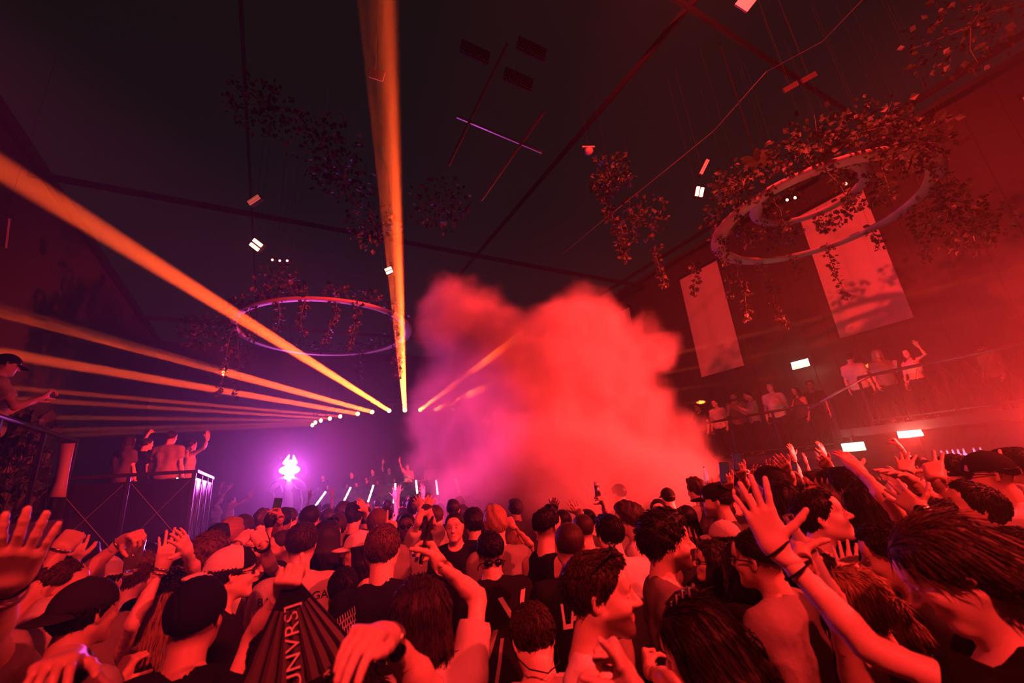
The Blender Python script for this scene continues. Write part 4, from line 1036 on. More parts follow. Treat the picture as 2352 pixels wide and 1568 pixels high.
for q, y0 in ((0, 1101), (1, 1106)):                 # two small lit switches on the parapet
    P = at_np(406, 1098+5*q, 8.9); tag(MB().obox(P, DU*.04, DN*.02, np.array([0, 0, .012])).build('marker_light', M_['exit_glow']), 'tiny white marker light on the lounge parapet', 'light', 'marker lights on the parapet')
co_ = MB().tube([onn(155, 1018, -2.2), onn(148, 1060, -2.2), onn(140, 1105, -2.2), onn(130, 1142, -2.2)], [.07, .06, .06, .08], 10).build('wrapped_post', M_['stair'], smooth=True)
tag(co_, 'pale rope-wrapped slanting post before the lounge', 'post')
for x, y, t in ((20, 1010, 6.0), (30, 1060, 6.0), (5, 1110, 5.6), (60, 1000, 6.05)):
    clump(at_np(x, y, t), .32, 110, 'dark shrub foliage behind the wire railing', size=.16, group='shrubs on the wired gallery', flat=1., rooted=2.05)
# ------------------------------------------------------------------ the crowd, person by person
W_, LG, MG, DG, BK = (.72, .68, .66), (.50, .46, .44), (.26, .23, .22), (.08, .075, .075), (.012, .012, .013)
def stage_yaw(px, py, t):
    P = at_np(px, py, t); d = RM(19, 5)-P; return math.degrees(math.atan2(-d[0], d[1]))
PLACE = {1: (1.000, -1), 2: (1.010, -0), 3: (1.244, -3), 4: (1.060, -1), 5: (1.121, 1), 6: (0.966, -0), 7: (0.906, -2), 9: (1.051, -1), 10: (0.969, 4), 11: (0.989, -3), 12: (1.020, 2), 13: (1.144, -0), 14: (1.033, 1), 15: (0.951, 6), 16: (1.010, 1), 17: (1.014, 7), 18: (0.996, 0), 19: (0.918, -0), 20: (0.991, 0), 22: (0.970, -0), 26: (0.953, -0), 27: (1.216, -1), 30: (1.015, 0), 31: (0.967, 1), 32: (0.911, 0), 38: (0.904, -8), 39: (1.012, 0), 40: (0.984, -8), 41: (1.237, -6), 42: (1.102, 8), 43: (1.102, -8), 44: (1.058, 2), 45: (0.970, 8), 46: (0.988, 8), 47: (1.081, -8), 48: (1.018, 8), 49: (0.963, -8), 50: (0.946, 3), 51: (0.978, -1), 52: (1.034, -1), 53: (1.004, 2), 54: (1.055, -1), 55: (1.131, 3), 56: (1.045, 1), 57: (1.032, -6), 58: (1.052, 8), 59: (1.247, 0), 60: (0.988, 15), 61: (1.380, 11), 62: (1.097, 2), 63: (1.106, -3), 64: (1.173, 0), 65: (0.967, 0), 66: (0.986, 2), 67: (1.004, 1), 68: (0.962, -0), 70: (1.242, -3), 71: (0.977, 1), 72: (1.122, -1), 74: (1.007, 0), 75: (0.913, 3), 76: (1.169, -2), 77: (1.001, 1), 78: (1.100, 1), 79: (0.970, -0), 80: (1.048, -0), 82: (1.011, 0), 83: (0.980, 0), 84: (1.093, 1), 85: (1.051, -0), 91: (0.932, 1), 92: (1.024, 0)}  # settled standing places: person number -> (distance factor along the sight line, shift of the head in photo pixels)
SPECS = []
def S(px, py, t, label, turn=0., yaw=None, **k):
    """a person on the dance floor, slid along the sight line so that nobody stands inside a neighbour"""
    m, dx = PLACE.get(len(SPECS), (1., 0.)); y_ = (stage_yaw(px, py, t) if yaw is None else yaw)+turn
    r = person(px+dx, py, t*m, y_, label, **k)
    SPECS.append(dict(px=px, py=py, t=t, yaw=y_, H=k.get('H'), fem=k.get('fem', False), wide=k.get('wide', 1.), name=r['o'].name, arms=any(not isinstance(a, str) for a in (k.get('arms') or {}).values())))
    return r

# --- front rows, from the side with the lounge to the bar side
S(-70, 1345, 1.45, 'person raising an open hand with a wristband beside the clenched fist', hair='short', top='tee', tcol=MG, skin=3,
  arms={'R': ((-35, 1470), (24, 1328), (66, 1222), 'open', 'a', 'nnn'), 'L': 'down'})
band(PEOPLE[-1], 'R', .93, w=.010, m=M_['rubber']); band(PEOPLE[-1], 'R', .80, w=.02, m=cloth(LG))
S(118, 1352, 2.0, 'person in pale tee thrusting up a clenched fist with a thin bracelet', turn=-55, head=(0, -22, 0), hair='fade', hcol='brown', tcol=LG, skin=2,
  arms={'L': ((42, 1412), (143, 1256), (192, 1205), 'fist', 'a', 'nff'), 'R': ((180, 1330), (160, 1290), (172, 1255), 'relax', 'c', 'fff')})
band(PEOPLE[-1], 'L', .95, w=.008)
r = S(232, 1335, 2.35, 'person in a grey lettered cap holding a beer glass aloft', hair='short', hat='cap', hatcol=LG, tcol=MG,
  arms={'L': ((172, 1336), (287, 1238), (332, 1214), 'grip', 'd', 'nnn'), 'R': 'down'}); CUP = r
band(r, 'L', .90, w=.008); print_on(r, 'ACI', .045, 0, .072, M_['black_metal'], part='hat')
S(320, 1322, 2.45, 'curly fair-haired person in a white tank top', turn=-30, hair='curly', hcol='auburn', top='tank', tcol=W_, skin=3, arms={'R': 'bent', 'L': 'bent'})
r = S(394, 1366, 2.2, 'long-haired blonde in sparkling black beret raising both hands', fem=True, hair='long', hcol='blond', hat='beanie', hatcol=BK, top='tank', tcol=MG, skin=3, length=.42,
  arms={'L': ((305, 1432), (385, 1278), (393, 1212), 'wide', 'a', 'nff'), 'R': ((450, 1292), (428, 1262), (408, 1222), 'open', 'l', 'fnn')}); BERET = r
band(r, 'L', .93, w=.010); band(r, 'L', .86, w=.006)
S(298, 1286, 3.0, 'dark-haired person behind the curly fair-haired one', hair='short', tcol=DG)
S(404, 1298, 3.0, 'dark-haired person just behind the raised ringed hands', hair='messy', tcol=BK)
r = S(200, 1408, 1.9, 'person in a black cap with a loose pale shirt', turn=-20, hair='short', hat='capback', tcol=LG, skin=2, arms={'R': 'down', 'L': 'front'})
S(140, 1610, 1.02, 'dark-haired person crouched behind a stretched forearm with a watch', hair='messy', hcol='dark', tcol=BK, H=1.60, skin=2,
  arms={'R': ((290, 1478), (150, 1512), (90, 1545), 'relax', 'd', 'fnn'), 'L': 'down'}); band(PEOPLE[-1], 'R', .88, name='watch', face=True)
S(452, 1420, 1.5, 'person in a black beanie and black top seen from behind', hair='buzz', hat='beanie', hatcol=(.008, .008, .008), tcol=BK, skin=2)
r = S(530, 1316, 2.3, 'person in a white-backed black cap turned to the side', turn=-60, hair='short', hcol='brown', hat='capback', hatcol=W_, tcol=BK, skin=3, glasses='eyes'); TRUCKER = r
S(480, 1284, 2.75, 'curly brown-haired person in a white shirt behind the white-backed cap', hair='curly', hcol='auburn', tcol=W_)
r = S(582, 1262, 3.0, 'bearded person in dark glasses facing away from the booth, arms up', yaw=203, hair='crop', beard=1., glasses='eyes', tcol=BK, skin=3, head=(0, 8, 0),
  arms={'L': ((622, 1302), (602, 1246), (582, 1204), 'fist', 'd', 'nnf'), 'R': ((520, 1292), (548, 1246), (588, 1206), 'relax', 'd', 'nnf')})
band(r, 'L', .86, w=.03, m=M_['gloss_black'], name='smartwatch'); band(r, 'R', .84, w=.03, m=M_['gloss_black'], name='smartwatch')
S(529, 1229, 3.4, 'pale curly-haired person before the lounge parapet', hair='curly', hcol='blond', tcol=MG)
S(643, 1256, 3.4, 'person with half a face showing beside the fashion-lettered shirt', yaw=130, hair='crop', hcol='brown', tcol=DG, beard=.5)
r = S(688, 1250, 2.95, 'dark-haired person in pale shirt lettered across the shoulders', hair='quiff', hcol='brown', tcol=LG, skin=3, arms={'R': 'bent', 'L': 'bent'}); BAL = r
print_on(r, 'BALENCIAGA', .066, .0, 1.375*r['s'], M_['black_metal'])
S(752, 1236, 3.3, 'long dark-haired person with glasses pushed up on the hair', fem=True, turn=-35, hair='long', tcol=BK, glasses='top')
r = S(816, 1262, 3.0, 'dark-haired woman in profile with a white visor cap', fem=True, yaw=112, hair='long', hat='cap', hatcol=W_, top='tank', tcol=BK, skin=3)
r = S(790, 1300, 2.62, 'person in a black slogan tee partly hidden by the fan', hair='short', tcol=BK, H=1.62, arms={'R': 'pointup'})
for i, w in enumerate(('YOU', 'KISS', 'THE')): print_on(r, w, .07, -.02, (1.36-.1*i)*r['s'], cloth(W_))
r = S(880, 1263, 2.6, 'fair short-haired person in a black striped sports jersey', turn=-8, hair='short', hcol='auburn', tcol=BK, skin=3); JERSEY = r
r = S(968, 1402, 1.5, 'brown bob-haired person in pale tee holding up a phone', fem=True, turn=-6, hair='bob', hcol='brown', tcol=LG, skin=3, H=1.74,
  arms={'R': ((1100, 1372), (1010, 1296), (974, 1236), 'grip', 'l', 'fnf'), 'L': 'down'}); BOB = r
S(800, 1562, 1.02, 'dark-haired person with a gold watch drooping one hand overhead', hair='messy', hcol='dark', tcol=BK, H=1.62, skin=3,
  arms={'R': ((985, 1590), (884, 1460), (790, 1452), 'droop', 'd', 'nnn'), 'L': 'down'}); band(PEOPLE[-1], 'R', .94, name='watch', w=.018, face=True)
r = S(640, 1505, 1.48, 'person in black holding a large black fan before the face', hair='short', hcol='black', tcol=BK, H=1.66, skin=3,
  arms={'L': ((600, 1430), (655, 1352), (668, 1312), 'fist', 'a', 'nnn'), 'R': 'down'}); FANNER = r
S(934, 1208, 4.4, 'dark-skinned person in round spectacles and black shirt facing the crowd', yaw=192, hair='crop', hcol='black', tcol=BK, skin=5, glasses='eyes')
S(1044, 1210, 3.9, 'short-haired person in a black shirt staring across the crowd', yaw=180, head=(0, 0, 0), hair='fade', tcol=BK, skin=0)
r = S(1125, 1268, 2.7, 'person with sunglasses hung on the nape and bold black print tee', hair='fade', hcol='dark', tcol=BK, skin=1, glasses='nape'); VK = r
print_on(r, 'V', .30, .10, 1.30*r['s'], cloth(LG), roll=.12); print_on(r, 'V', .34, -.12, 1.12*r['s'], cloth(MG), roll=-.05); print_on(r, '/', .30, -.02, 1.08*r['s'], cloth(MG))
S(1138, 1206, 3.6, 'person with wet streaked blond hair combed back', hair='messy', hcol='blond', tcol=MG)
S(1184, 1250, 3.05, 'blonde person with tied-back hair raising a fist', fem=True, hair='ponytail', hcol='blond', top='tank', tcol=DG, skin=2,
  arms={'R': ((1218, 1248), (1176, 1206), (1160, 1172), 'fist', 'a', 'nff')})
S(1260, 1210, 3.1, 'dark-haired person with sunglasses on the hair and black tank top', turn=-62, hair='fade', top='tank', tcol=BK, glasses='top', skin=1)
r = S(1308, 1252, 2.4, 'buzz-cut person in a black tee with bold white lettering', turn=-12, hair='buzz', hcol='brown', tcol=BK, skin=3); LAC = r
print_on(r, 'LACOSTE', .15, .065, 1.335*r['s'], cloth(W_), sx=.56, bold=.004)
r = S(1223, 1468, 1.6, 'brown-haired person bowing forward with a spectacle cord at the neck', head=(0, -25, 0), hair='short', hcol='brown', tcol=LG, skin=3); CORD = r
S(1380, 1358, 1.45, 'bearded person in profile in a pale tank top, sunglasses on the hair', yaw=-101, hair='short', hcol='brown', beard=.75, top='tank', tcol=(.85, .82, .8), skin=0, glasses='top', H=1.78)
r = S(1450, 1640, .98, 'low-standing person pointing one finger up beside the bearded profile', hair='short', tcol=BK, H=1.52, skin=3,
  arms={'R': ((1520, 1660), (1440, 1558), (1378, 1425), 'point', 'l', 'nnn'), 'L': 'down'})
S(1399, 1228, 2.85, 'smooth dark-haired person in a white tee seen from behind', hair='short', tcol=W_, skin=3)
S(1442, 1194, 3.5, 'curly-haired person with sunglasses at the temple, in a loose shirt', turn=48, hair='curly', hcol='brown', tcol=LG, glasses='eyes')
S(1338, 1216, 3.4, 'balding person between the buzz cut and the white tee', hair='buzz', hcol='brown', tcol=MG)
S(1535, 1246, 2.1, 'curly dark-haired bearded person in profile in a plain tee', yaw=-98, hair='curly', beard=.8, tcol=(.15, .12, .115), skin=1)
S(1514, 1174, 4.4, 'person in wide black sunglasses facing away from the smoke', yaw=162, hair='fade', glasses='eyes', tcol=BK, skin=3)
r = S(1600, 1425, 1.32, 'long dark-haired person with a shiny claw clip, looking down', fem=True, turn=35, head=(0, -18, 0), hair='long', length=.42, tcol=BK, skin=3, H=1.68); CLIP = r
S(1578, 1192, 3.7, 'person with dark braids before the smoke', fem=True, turn=-30, hair='braids', hcol='black', top='tank', tcol=DG, skin=2)
r = S(1660, 1405, 1.55, 'mostly hidden person lifting a loose fist beside the hair clip', hair='short', tcol=BK, H=1.50, skin=2, turn=30,
  arms={'L': ((1530, 1560), (1492, 1540), (1470, 1478), 'fist', 'r', 'nff')})
S(1649, 1150, 2.75, 'bearded person in a plain black cap turned toward the smoke', turn=45, hair='crop', hat='cap', hatcol=BK, beard=.7, tcol=DG, skin=1)
S(1656, 1238, 2.65, 'person in a plain pale cap behind the long dark hair', turn=20, hair='short', hat='cap', hatcol=LG, tcol=DG)
S(1641, 1290, 2.3, 'dark-haired woman in profile with glasses and black top', fem=True, turn=62, hair='long', tcol=BK, skin=2, glasses='eyes', head=(0, 8, 0))
S(1697, 1298, 2.1, 'long straight dark-haired person before the raised arm', fem=True, hair='long', length=.45, tcol=BK)
S(1732, 1284, 1.95, 'short-haired person in an open pale shirt with glasses on the ear', turn=20, hair='fade', top='shirt', tcol=(.21, .17, .16), glasses='eyes', skin=2)
r = S(2172, 1316, 1.12, 'brown long-haired person in black raising a bare arm with open hand', fem=True, turn=42, head=(0, -28, 10), hair='long', hcol='brown', length=.24, sweep=(.05, -.16, .12), top='tee', tcol=(.008, .008, .009), skin=3, wide=1.06,
  arms={'L': ((1812, 1408), (1722, 1192), (1716, 1112), 'wide', 'a', 'nff'), 'R': 'down'}); BIGARM = r
band(r, 'L', .97, w=.006, m=M_['rubber']); band(r, 'L', .74, w=.006, m=M_['rubber'])
S(1898, 1188, 2.0, 'dark-haired person in a dark shirt gazing up in profile', yaw=-120, head=(0, 14, 0), hair='short', tcol=BK, skin=3,
  arms={'R': ((1935, 1392), (1952, 1330), (1940, 1262), 'open', 'c', 'nff'), 'L': 'down'})
S(2040, 1278, 1.72, 'fringed dark-haired person leaning in profile toward the booth', turn=34, head=(0, -8, 0), hair='quiff', tcol=BK, skin=2)
S(1980, 1402, 1.5, 'blonde ponytailed person lifting a slim bottle', fem=True, turn=-6, hair='ponytail', hcol='blond', top='tank', tcol=DG, skin=2, H=1.66,
  arms={'L': ((1912, 1368), (1842, 1290), (1812, 1238), 'grip', 'r', 'nnf')}); PONY = PEOPLE[-1]
r = S(2345, 1290, 1.75, 'dark-haired person with a watch reaching an arm far out', turn=30, hair='short', tcol=DG, skin=2,
  arms={'L': ((2262, 1282), (2114, 1172), (2040, 1118), 'wide', 'a', 'nff')}); band(r, 'L', .93, name='watch', w=.016, face=True)
r = S(2235, 1170, 2.2, 'dark-haired person looking up, one bent arm stretched toward the booth', turn=40, head=(0, 20, 0), hair='short', tcol=(.30, .24, .22), skin=2,
  arms={'L': ((2198, 1190), (2085, 1098), (2040, 1078), 'open', 'd', 'fnn')})
S(2110, 1200, 1.95, 'person with a hair bun and dark sleeveless top stretching one arm up', fem=True, turn=10, hair='bun', top='tank', tcol=BK, skin=1,
  arms={'L': ((2050, 1160), (1966, 1072), (1922, 1030), 'open', 'd', 'nff')})
S(2266, 1090, 2.5, 'person in a dark cap with sunglasses, facing the booth', turn=32, hair='fade', hat='cap', hatcol=BK, tcol=LG, skin=2, glasses='eyes', arms={'L': ((2180, 1180), (2150, 1100), (2137, 1046), 'peace', 'a', 'nnf')})
S(2190, 1088, 2.8, 'person with short dark hair leaning before the bottles', turn=38, hair='crop', tcol=MG, skin=2, arms={'L': ((2090, 1130), (2080, 1085), (2078, 1046), 'wide', 'a', 'nnf')})
S(2330, 1075, 2.6, 'person pointing skyward beside the bottle shelf', turn=15, hair='quiff', tcol=MG, skin=2, arms={'L': ((2290, 1120), (2284, 1074), (2276, 1036), 'point', 'a', 'nnf')})
S(1918, 1090, 3.05, 'brown-haired person in front of the pale staircase', hair='short', hcol='brown', tcol=DG, H=1.9)
S(1952, 1122, 2.7, 'person with dark short hair and bare neck below the exit sign', hair='short', tcol=BK)
S(1978, 1164, 2.3, 'person with heavy dark hair down the back, below the staircase', fem=True, hair='long', length=.4, tcol=BK, H=1.84)
S(1802, 1096, 3.4, 'dark-haired person filming with a lifted phone', turn=60, hair='quiff', tcol=DG, skin=2, arms={'R': ((1842, 1150), (1836, 1116), (1831, 1086), 'grip', 'l', 'nnf')}); PH2 = PEOPLE[-1]
S(1751, 1112, 3.5, 'person in a black beret with dark curls', hair='curly', hat='beanie', hatcol=BK, tcol=BK)
S(1862, 1112, 3.1, 'person in spectacles and a pale tee below the staircase', yaw=75, hair='short', tcol=LG, glasses='eyes', skin=2)
S(1790, 1150, 2.7, 'long-haired brunette in a dark top behind the open hand', fem=True, hair='long', tcol=BK, skin=2)
S(1835, 1190, 2.35, 'long-haired brunette right behind the upward gazer', fem=True, turn=20, hair='long', tcol=BK, H=1.7)
# arms raised in the middle distance
for x, y, t, ex, wx, tx, pose, lab in ((1772, 1112, 4.0, (1766, 1100), (1766, 1082), (1772, 1060), 'wide', 'person lifting a small open palm below the low gallery'), (1812, 1120, 3.9, (1816, 1095), (1806, 1076), (1794, 1062), 'relax', 'person lifting a curled hand below the low gallery'),
        (1905, 1118, 3.6, (1918, 1088), (1900, 1068), (1884, 1056), 'flat', 'person stretching an arm before the staircase'), (1700, 1122, 4.2, (1712, 1112), (1703, 1090), (1697, 1074), 'grip', 'person filming overhead with a small phone near the smoke'), (1668, 1140, 4.0, (1678, 1135), (1672, 1116), (1668, 1102), 'grip', 'person holding a lit phone beside the smoke'),
        (1630, 1165, 4.4, (1640, 1150), (1630, 1126), (1625, 1112), 'grip', 'person lifting a pale bottle into the smoke'), (1725, 1120, 4.0, (1738, 1106), (1730, 1090), (1740, 1074), 'open', 'person with a hand thrown sideways near the smoke')):
    S(x, y, t, lab, hair='short', tcol=DG, skin=2, arms={'L': (ex, wx, tx, pose, 'a', 'nnn')})
PHONES = [(PEOPLE[-4], 'L'), (PEOPLE[-3], 'L')]; BOTTLER = PEOPLE[-2]
# heads between the booth and the lettered shirts
for x, y, t, hair, hc, tc, lab in ((710, 1193, 4.3, 'short', 'dark', DG, 'dark round-headed person with ears lit, below the first light tubes'), (790, 1180, 4.9, 'curly', 'dark', DG, 'bushy-haired person below the second light tube'), (812, 1187, 4.6, 'messy', 'dark', BK, 'tousled person pressed against the bushy-haired one'),
        (774, 1214, 3.9, 'short', 'brown', DG, 'short-haired person behind the lifted glasses'), (864, 1204, 4.1, 'short', 'auburn', MG, 'reddish-haired person with sunglasses pushed back'), (888, 1187, 4.6, 'crop', 'dark', BK, 'dark cropped head below the middle light tube'),
        (665, 1191, 5.2, 'crop', 'dark', BK, 'dim violet-edged head before the sculpture'), (752, 1191, 5.2, 'short', 'dark', BK, 'dim violet-edged head between the light tubes'), (952, 1170, 5.4, 'messy', 'dark', BK, 'wild-haired person under the raised hands'),
        (1000, 1188, 4.6, 'short', 'brown', LG, 'person in a pale shirt under the raised hands'), (1040, 1170, 5.6, 'short', 'dark', BK, 'dim head against the pink smoke'), (1088, 1202, 4.2, 'curly', 'dark', BK, 'curly head at the edge of the pink smoke'), (628, 1200, 5.0, 'short', 'dark', BK, 'dim head beneath the violet sculpture'),
        (600, 1196, 5.0, 'messy', 'brown', DG, 'tousled head beneath the sculpture legs'), (560, 1212, 4.3, 'long', 'brown', BK, 'long-haired head near the lounge parapet'), (500, 1240, 3.6, 'short', 'dark', BK, 'dark head close under the lounge parapet')):
    S(x, y, t, lab, hair=hair, hcol=hc, tcol=tc)
S(650, 1196, 4.4, 'person raising a slim phone toward the sculpture', hair='short', tcol=BK, skin=2, arms={'R': ((634, 1226), (645, 1190), (640, 1168), 'grip', 'l', 'nnf')}); PH3 = PEOPLE[-1]
S(978, 1190, 4.2, 'person lifting two spread hands against the pink smoke', hair='long', fem=True, hcol='brown', tcol=LG, arms={'L': ((962, 1196), (966, 1162), (952, 1142), 'wide', 'a', 'nff'), 'R': ((990, 1192), (984, 1160), (994, 1140), 'wide', 'a', 'nff')})
S(838, 1192, 5., 'person with one arm reaching up between the light tubes', hair='short', tcol=MG, skin=2, arms={'R': ((848, 1196), (838, 1168), (826, 1150), 'flat', 'l', 'nnn')})
S(1350, 1196, 4.6, 'person holding a drinks can before the smoke', hair='short', tcol=DG, skin=2, arms={'R': ((1392, 1178), (1382, 1150), (1380, 1134), 'grip', 'l', 'nnn')}); CAN = PEOPLE[-1]
S(1290, 1200, 4.4, 'person waving a braceleted hand into the smoke', hair='crop', tcol=DG, skin=2, arms={'R': ((1340, 1196), (1330, 1178), (1318, 1158), 'relax', 'a', 'nnn')}); band(PEOPLE[-1], 'R', .9)
S(1240, 1205, 4.2, 'person with an arm sunk in the red smoke', hair='short', tcol=DG, skin=2, arms={'R': ((1262, 1185), (1272, 1165), (1278, 1148), 'flat', 'a', 'nnn')})

# --- galleries
gy = lambda x: stage_yaw(x, 900, 12)
def G(px, py, n, fl, label, yaw, **k):
    P = onn(px, py, n); return person(px, py, 8, yaw, label, pos=P, floor=fl, quality=4.5, **k)
G(1641, 926, 12.3, 2.05, 'person in a white tee at the smoky end of the low gallery', 130, hair='short', tcol=W_)
G(1684, 911, 12.5, 2.05, 'bearded person leaning over a phone on the low gallery', 150, hair='short', beard=.8, tcol=MG, arms={'R': 'front', 'L': 'front'}, head=(0, -12, 0))
G(1717, 908, 12.3, 2.05, 'person in a pale sweater bending toward the bearded neighbour', 75, hair='short', top='long', tcol=LG, arms={'R': 'front', 'L': 'front'}, head=(0, -10, 0))
G(1768, 889, 12.3, 2.05, 'person in a white polo shirt resting on the gallery railing', 140, hair='crop', tcol=W_, arms={'L': 'bent'})
G(1827, 898, 12.5, 2.05, 'dark-haired woman with bare shoulders at the end of the low gallery', 105, fem=True, hair='long', top='tank', tcol=DG, arms={'R': 'front'})
G(1602, 936, 12.6, 2.05, 'shadowy person in black beside the white tee on the low gallery', 120, hair='short', tcol=BK)
G(1861, 884, 13.3, 2.05, 'shadowy person standing behind the stair handrail', 140, hair='messy', tcol=BK)
G(1953, 822, 12.4, 2.46, 'person in a loose shirt turning their back on the raised tier', -60, hair='short', hcol='brown', tcol=LG)
G(2015, 812, 12.5, 2.46, 'long-haired blonde chatting on the raised tier', 160, fem=True, hair='long', hcol='blond', tcol=MG, arms={'L': 'front'})
G(2083, 812, 12.4, 2.46, 'woman in a pale top waving an arm on the raised tier', 120, fem=True, hair='long', top='crop', tcol=W_, arms={'L': ((2126, 814), (2106, 792), (2095, 782), 'flat', 'a', 'nnn')})
G(2257, 800, 13.8, 2.46, 'person in a cap standing apart far along the raised tier', 90, hair='short', tcol=LG, hat='cap', hatcol=DG)
G(18, 838, -2.86, 2.05, 'person in a dark cap leaning on the wire railing', -30, hair='short', hat='cap', hatcol=BK, tcol=LG, head=(0, -15, 0), arms={'R': 'front', 'L': 'front'})
G(394, 1004, -1.75, 1.7, 'broad-backed person standing in the side lounge', 10, hair='crop', tcol=MG, wide=1.15)
G(440, 1022, -1.6, 1.7, 'person in a pale top raising a hand in the side lounge', -15, hair='short', top='tank', tcol=LG, arms={'R': ((468, 1028), (476, 1008), (478, 992), 'flat', 'a', 'nnn')})
G(297, 1015, -2.3, 1.7, 'dim person with a dark mane in the side lounge', 0, fem=True, hair='long', tcol=DG)
G(338, 1020, -2.4, 1.7, 'dim person with an arm bent up in the side lounge', -20, hair='short', tcol=BK, arms={'L': 'fistup'})
pod = tag(MB().box(12.0, 14.6, -1.4, .5, 0, .62).build('podium', M_['black_wall']), 'low black podium beside the violet-lit parapet', 'podium')
def K(px, py, t, fl, label, yaw, **k):
    return person(px, py, t, yaw, label, floor=fl, quality=4.5, **k)
def KZ(px, py, z, fl, label, yaw, **k):
    P = onz(px, py, z); return person(px, py, 12, yaw, label, pos=P, floor=fl, quality=4.5, **k)
K(507, 1116, 12.6, .62, 'woman in a white top raising both hands on the podium', -60, H=1.7, fem=True, hair='long', top='crop', tcol=W_, arms={'L': ((505, 1095), (522, 1078), (528, 1068), 'wide', 'a', 'nnn'), 'R': ((530, 1110), (550, 1092), (558, 1080), 'wide', 'a', 'nnn')})
K(533, 1144, 11.8, .62, 'person in a pale shirt flinging one arm out on the podium', -50, H=1.62, hair='crop', tcol=LG, arms={'R': ((562, 1150), (580, 1136), (584, 1122), 'open', 'a', 'nnn')})
# --- stage
DJ = K(936, 1071, 19.7, 1.25, 'performer in a white shirt raising an arm behind the booth', 185, H=1.82, hair='crop', tcol=W_, skin=0, arms={'R': ((921, 1072), (917, 1056), (916, 1043), 'peace', 'c', 'nnn'), 'L': 'bent'})
K(986, 1074, 20.2, 1.25, 'second performer in a white tee beside the raised-arm one', 180, H=1.80, hair='short', tcol=W_, skin=1)
K(894, 1078, 19.2, 1.25, 'dark-clad dancer lifting an arm behind the booth', 190, H=1.75, hair='short', tcol=DG, arms={'R': 'up'})
K(856, 1080, 19.4, 1.25, 'dark-clad dancer with one hand lifted to the mouth behind the booth', 175, H=1.75, hair='short', tcol=DG, arms={'R': 'front'})
K(808, 1086, 19.6, 1.25, 'dim dancer in dark clothes behind the second light tube', 180, H=1.72, hair='short', tcol=BK)
K(742, 1090, 19.8, 1.25, 'dim dancer at the leafy end of the booth', 180, H=1.72, hair='messy', tcol=BK)

# --- the packed middle of the floor: a few poses, copied
VAR = []
rgp = random.Random(5)
vs = [dict(hair='short', tcol=DG), dict(hair='crop', tcol=BK), dict(hair='long', fem=True, tcol=BK), dict(hair='messy', hcol='brown', tcol=MG), dict(hair='short', tcol=LG), dict(hair='ponytail', hcol='blond', fem=True, top='tank', tcol=DG), dict(hair='curly', tcol=DG),
      dict(hair='short', tcol=BK, hat='cap'), dict(hair='short', tcol=DG, arms={'R': 'up'}), dict(hair='long', fem=True, hcol='brown', tcol=DG, arms={'L': 'upout'}), dict(hair='crop', tcol=LG, arms={'R': 'fistup'}), dict(hair='messy', tcol=BK, arms={'R': 'phone'}),
      dict(hair='bun', fem=True, tcol=MG), dict(hair='short', tcol=BK, arms={'R': 'up', 'L': 'up'}), dict(hair='buzz', tcol=MG), dict(hair='bob', fem=True, tcol=DG)]
LAB = ['dark-shirted dancer from behind', 'cropped dancer in black', 'long-haired dancer in black', 'tousled dancer in grey', 'dancer in a pale tee', 'blonde ponytailed dancer', 'curly-haired dancer in grey', 'dancer in a black cap', 'dancer reaching one hand up', 'brunette waving a spread hand', 'pale-shirted dancer punching the air', 'dancer filming with one arm up', 'dancer with a hair bun', 'dancer in black lifting both hands', 'shaven-headed dancer in grey', 'bob-haired dancer in a dark top']
used = [np.array(r['base'][:2]) for r in PEOPLE]
spots_ = []
for k in range(9000):
    u, n = rgp.uniform(2.2, 16.6), rgp.uniform(-1.6, 10.9); P = RM(u, n)
    if (u > 11 and n < .9) or (u > 8 and n < -.5): continue
    d = (P+np.array([0, 0, 1.63])-C_np); z = d@F_np
    if z < 3.2 or z > 16.7: continue
    x, y = proj(P+np.array([0, 0, 1.63]))
    if not (-60 < x < 2420): continue
    gap = .50 if z < 6 else .52
    if any((q[0]-P[0])**2+(q[1]-P[1])**2 < gap*gap for q in used): continue
    used.append(P[:2]); spots_.append((z, P))
    if len(spots_) >= 190: break
spots_.sort(key=lambda q: q[0])
proto = {}
for i, (z, P) in enumerate(spots_):
    k = rgp.randrange(len(vs)) if rgp.random() < .45 else rgp.choice((0, 1, 2, 3, 4, 5, 6, 12, 14, 15))
    hx = proj(P+np.array([0, 0, 1.63]))[0]
    if k in (8, 9, 10, 11, 13) and (hx < 640 or 980 < hx < 1640 or z < 4.5): k = (0, 2, 1, 3, 6)[(8, 9, 10, 11, 13).index(k)]
    far = z > 6.5; H = (1.66 if vs[k].get('fem') else 1.76)
    yaw = math.degrees(math.atan2(-(RM(19, 5)-P)[0], (RM(19, 5)-P)[1]))
    zone = 'under the drifting smoke' if z > 6.5 and proj(P+np.array([0, 0, 1.6]))[0] > 1000 else ('on the violet-lit floor before the booth' if z > 6.5 else 'in the packed middle of the floor')
    lab = LAB[k]+' '+zone; key = (k, far)
    if key not in proto:
        r = person(0, 0, z, 0, lab, pos=(0, 0, H-.118), quality=6 if far else 4, group=lab, skin=k % 4, **vs[k]); proto[key] = r['o']; o = r['o']
    else:
        s_ = proto[key]; o = s_.copy(); link(o)
        for c in s_.children:
            cc = c.copy(); link(cc, o); cc.matrix_parent_inverse = c.matrix_parent_inverse.copy()
    tag(o, lab, 'person', 'the '+lab)
    o.location = P; o.rotation_euler = (0, 0, math.radians(yaw+rgp.uniform(-22, 22))); q = rgp.uniform(.94, 1.06); o.scale = (q, q, q)
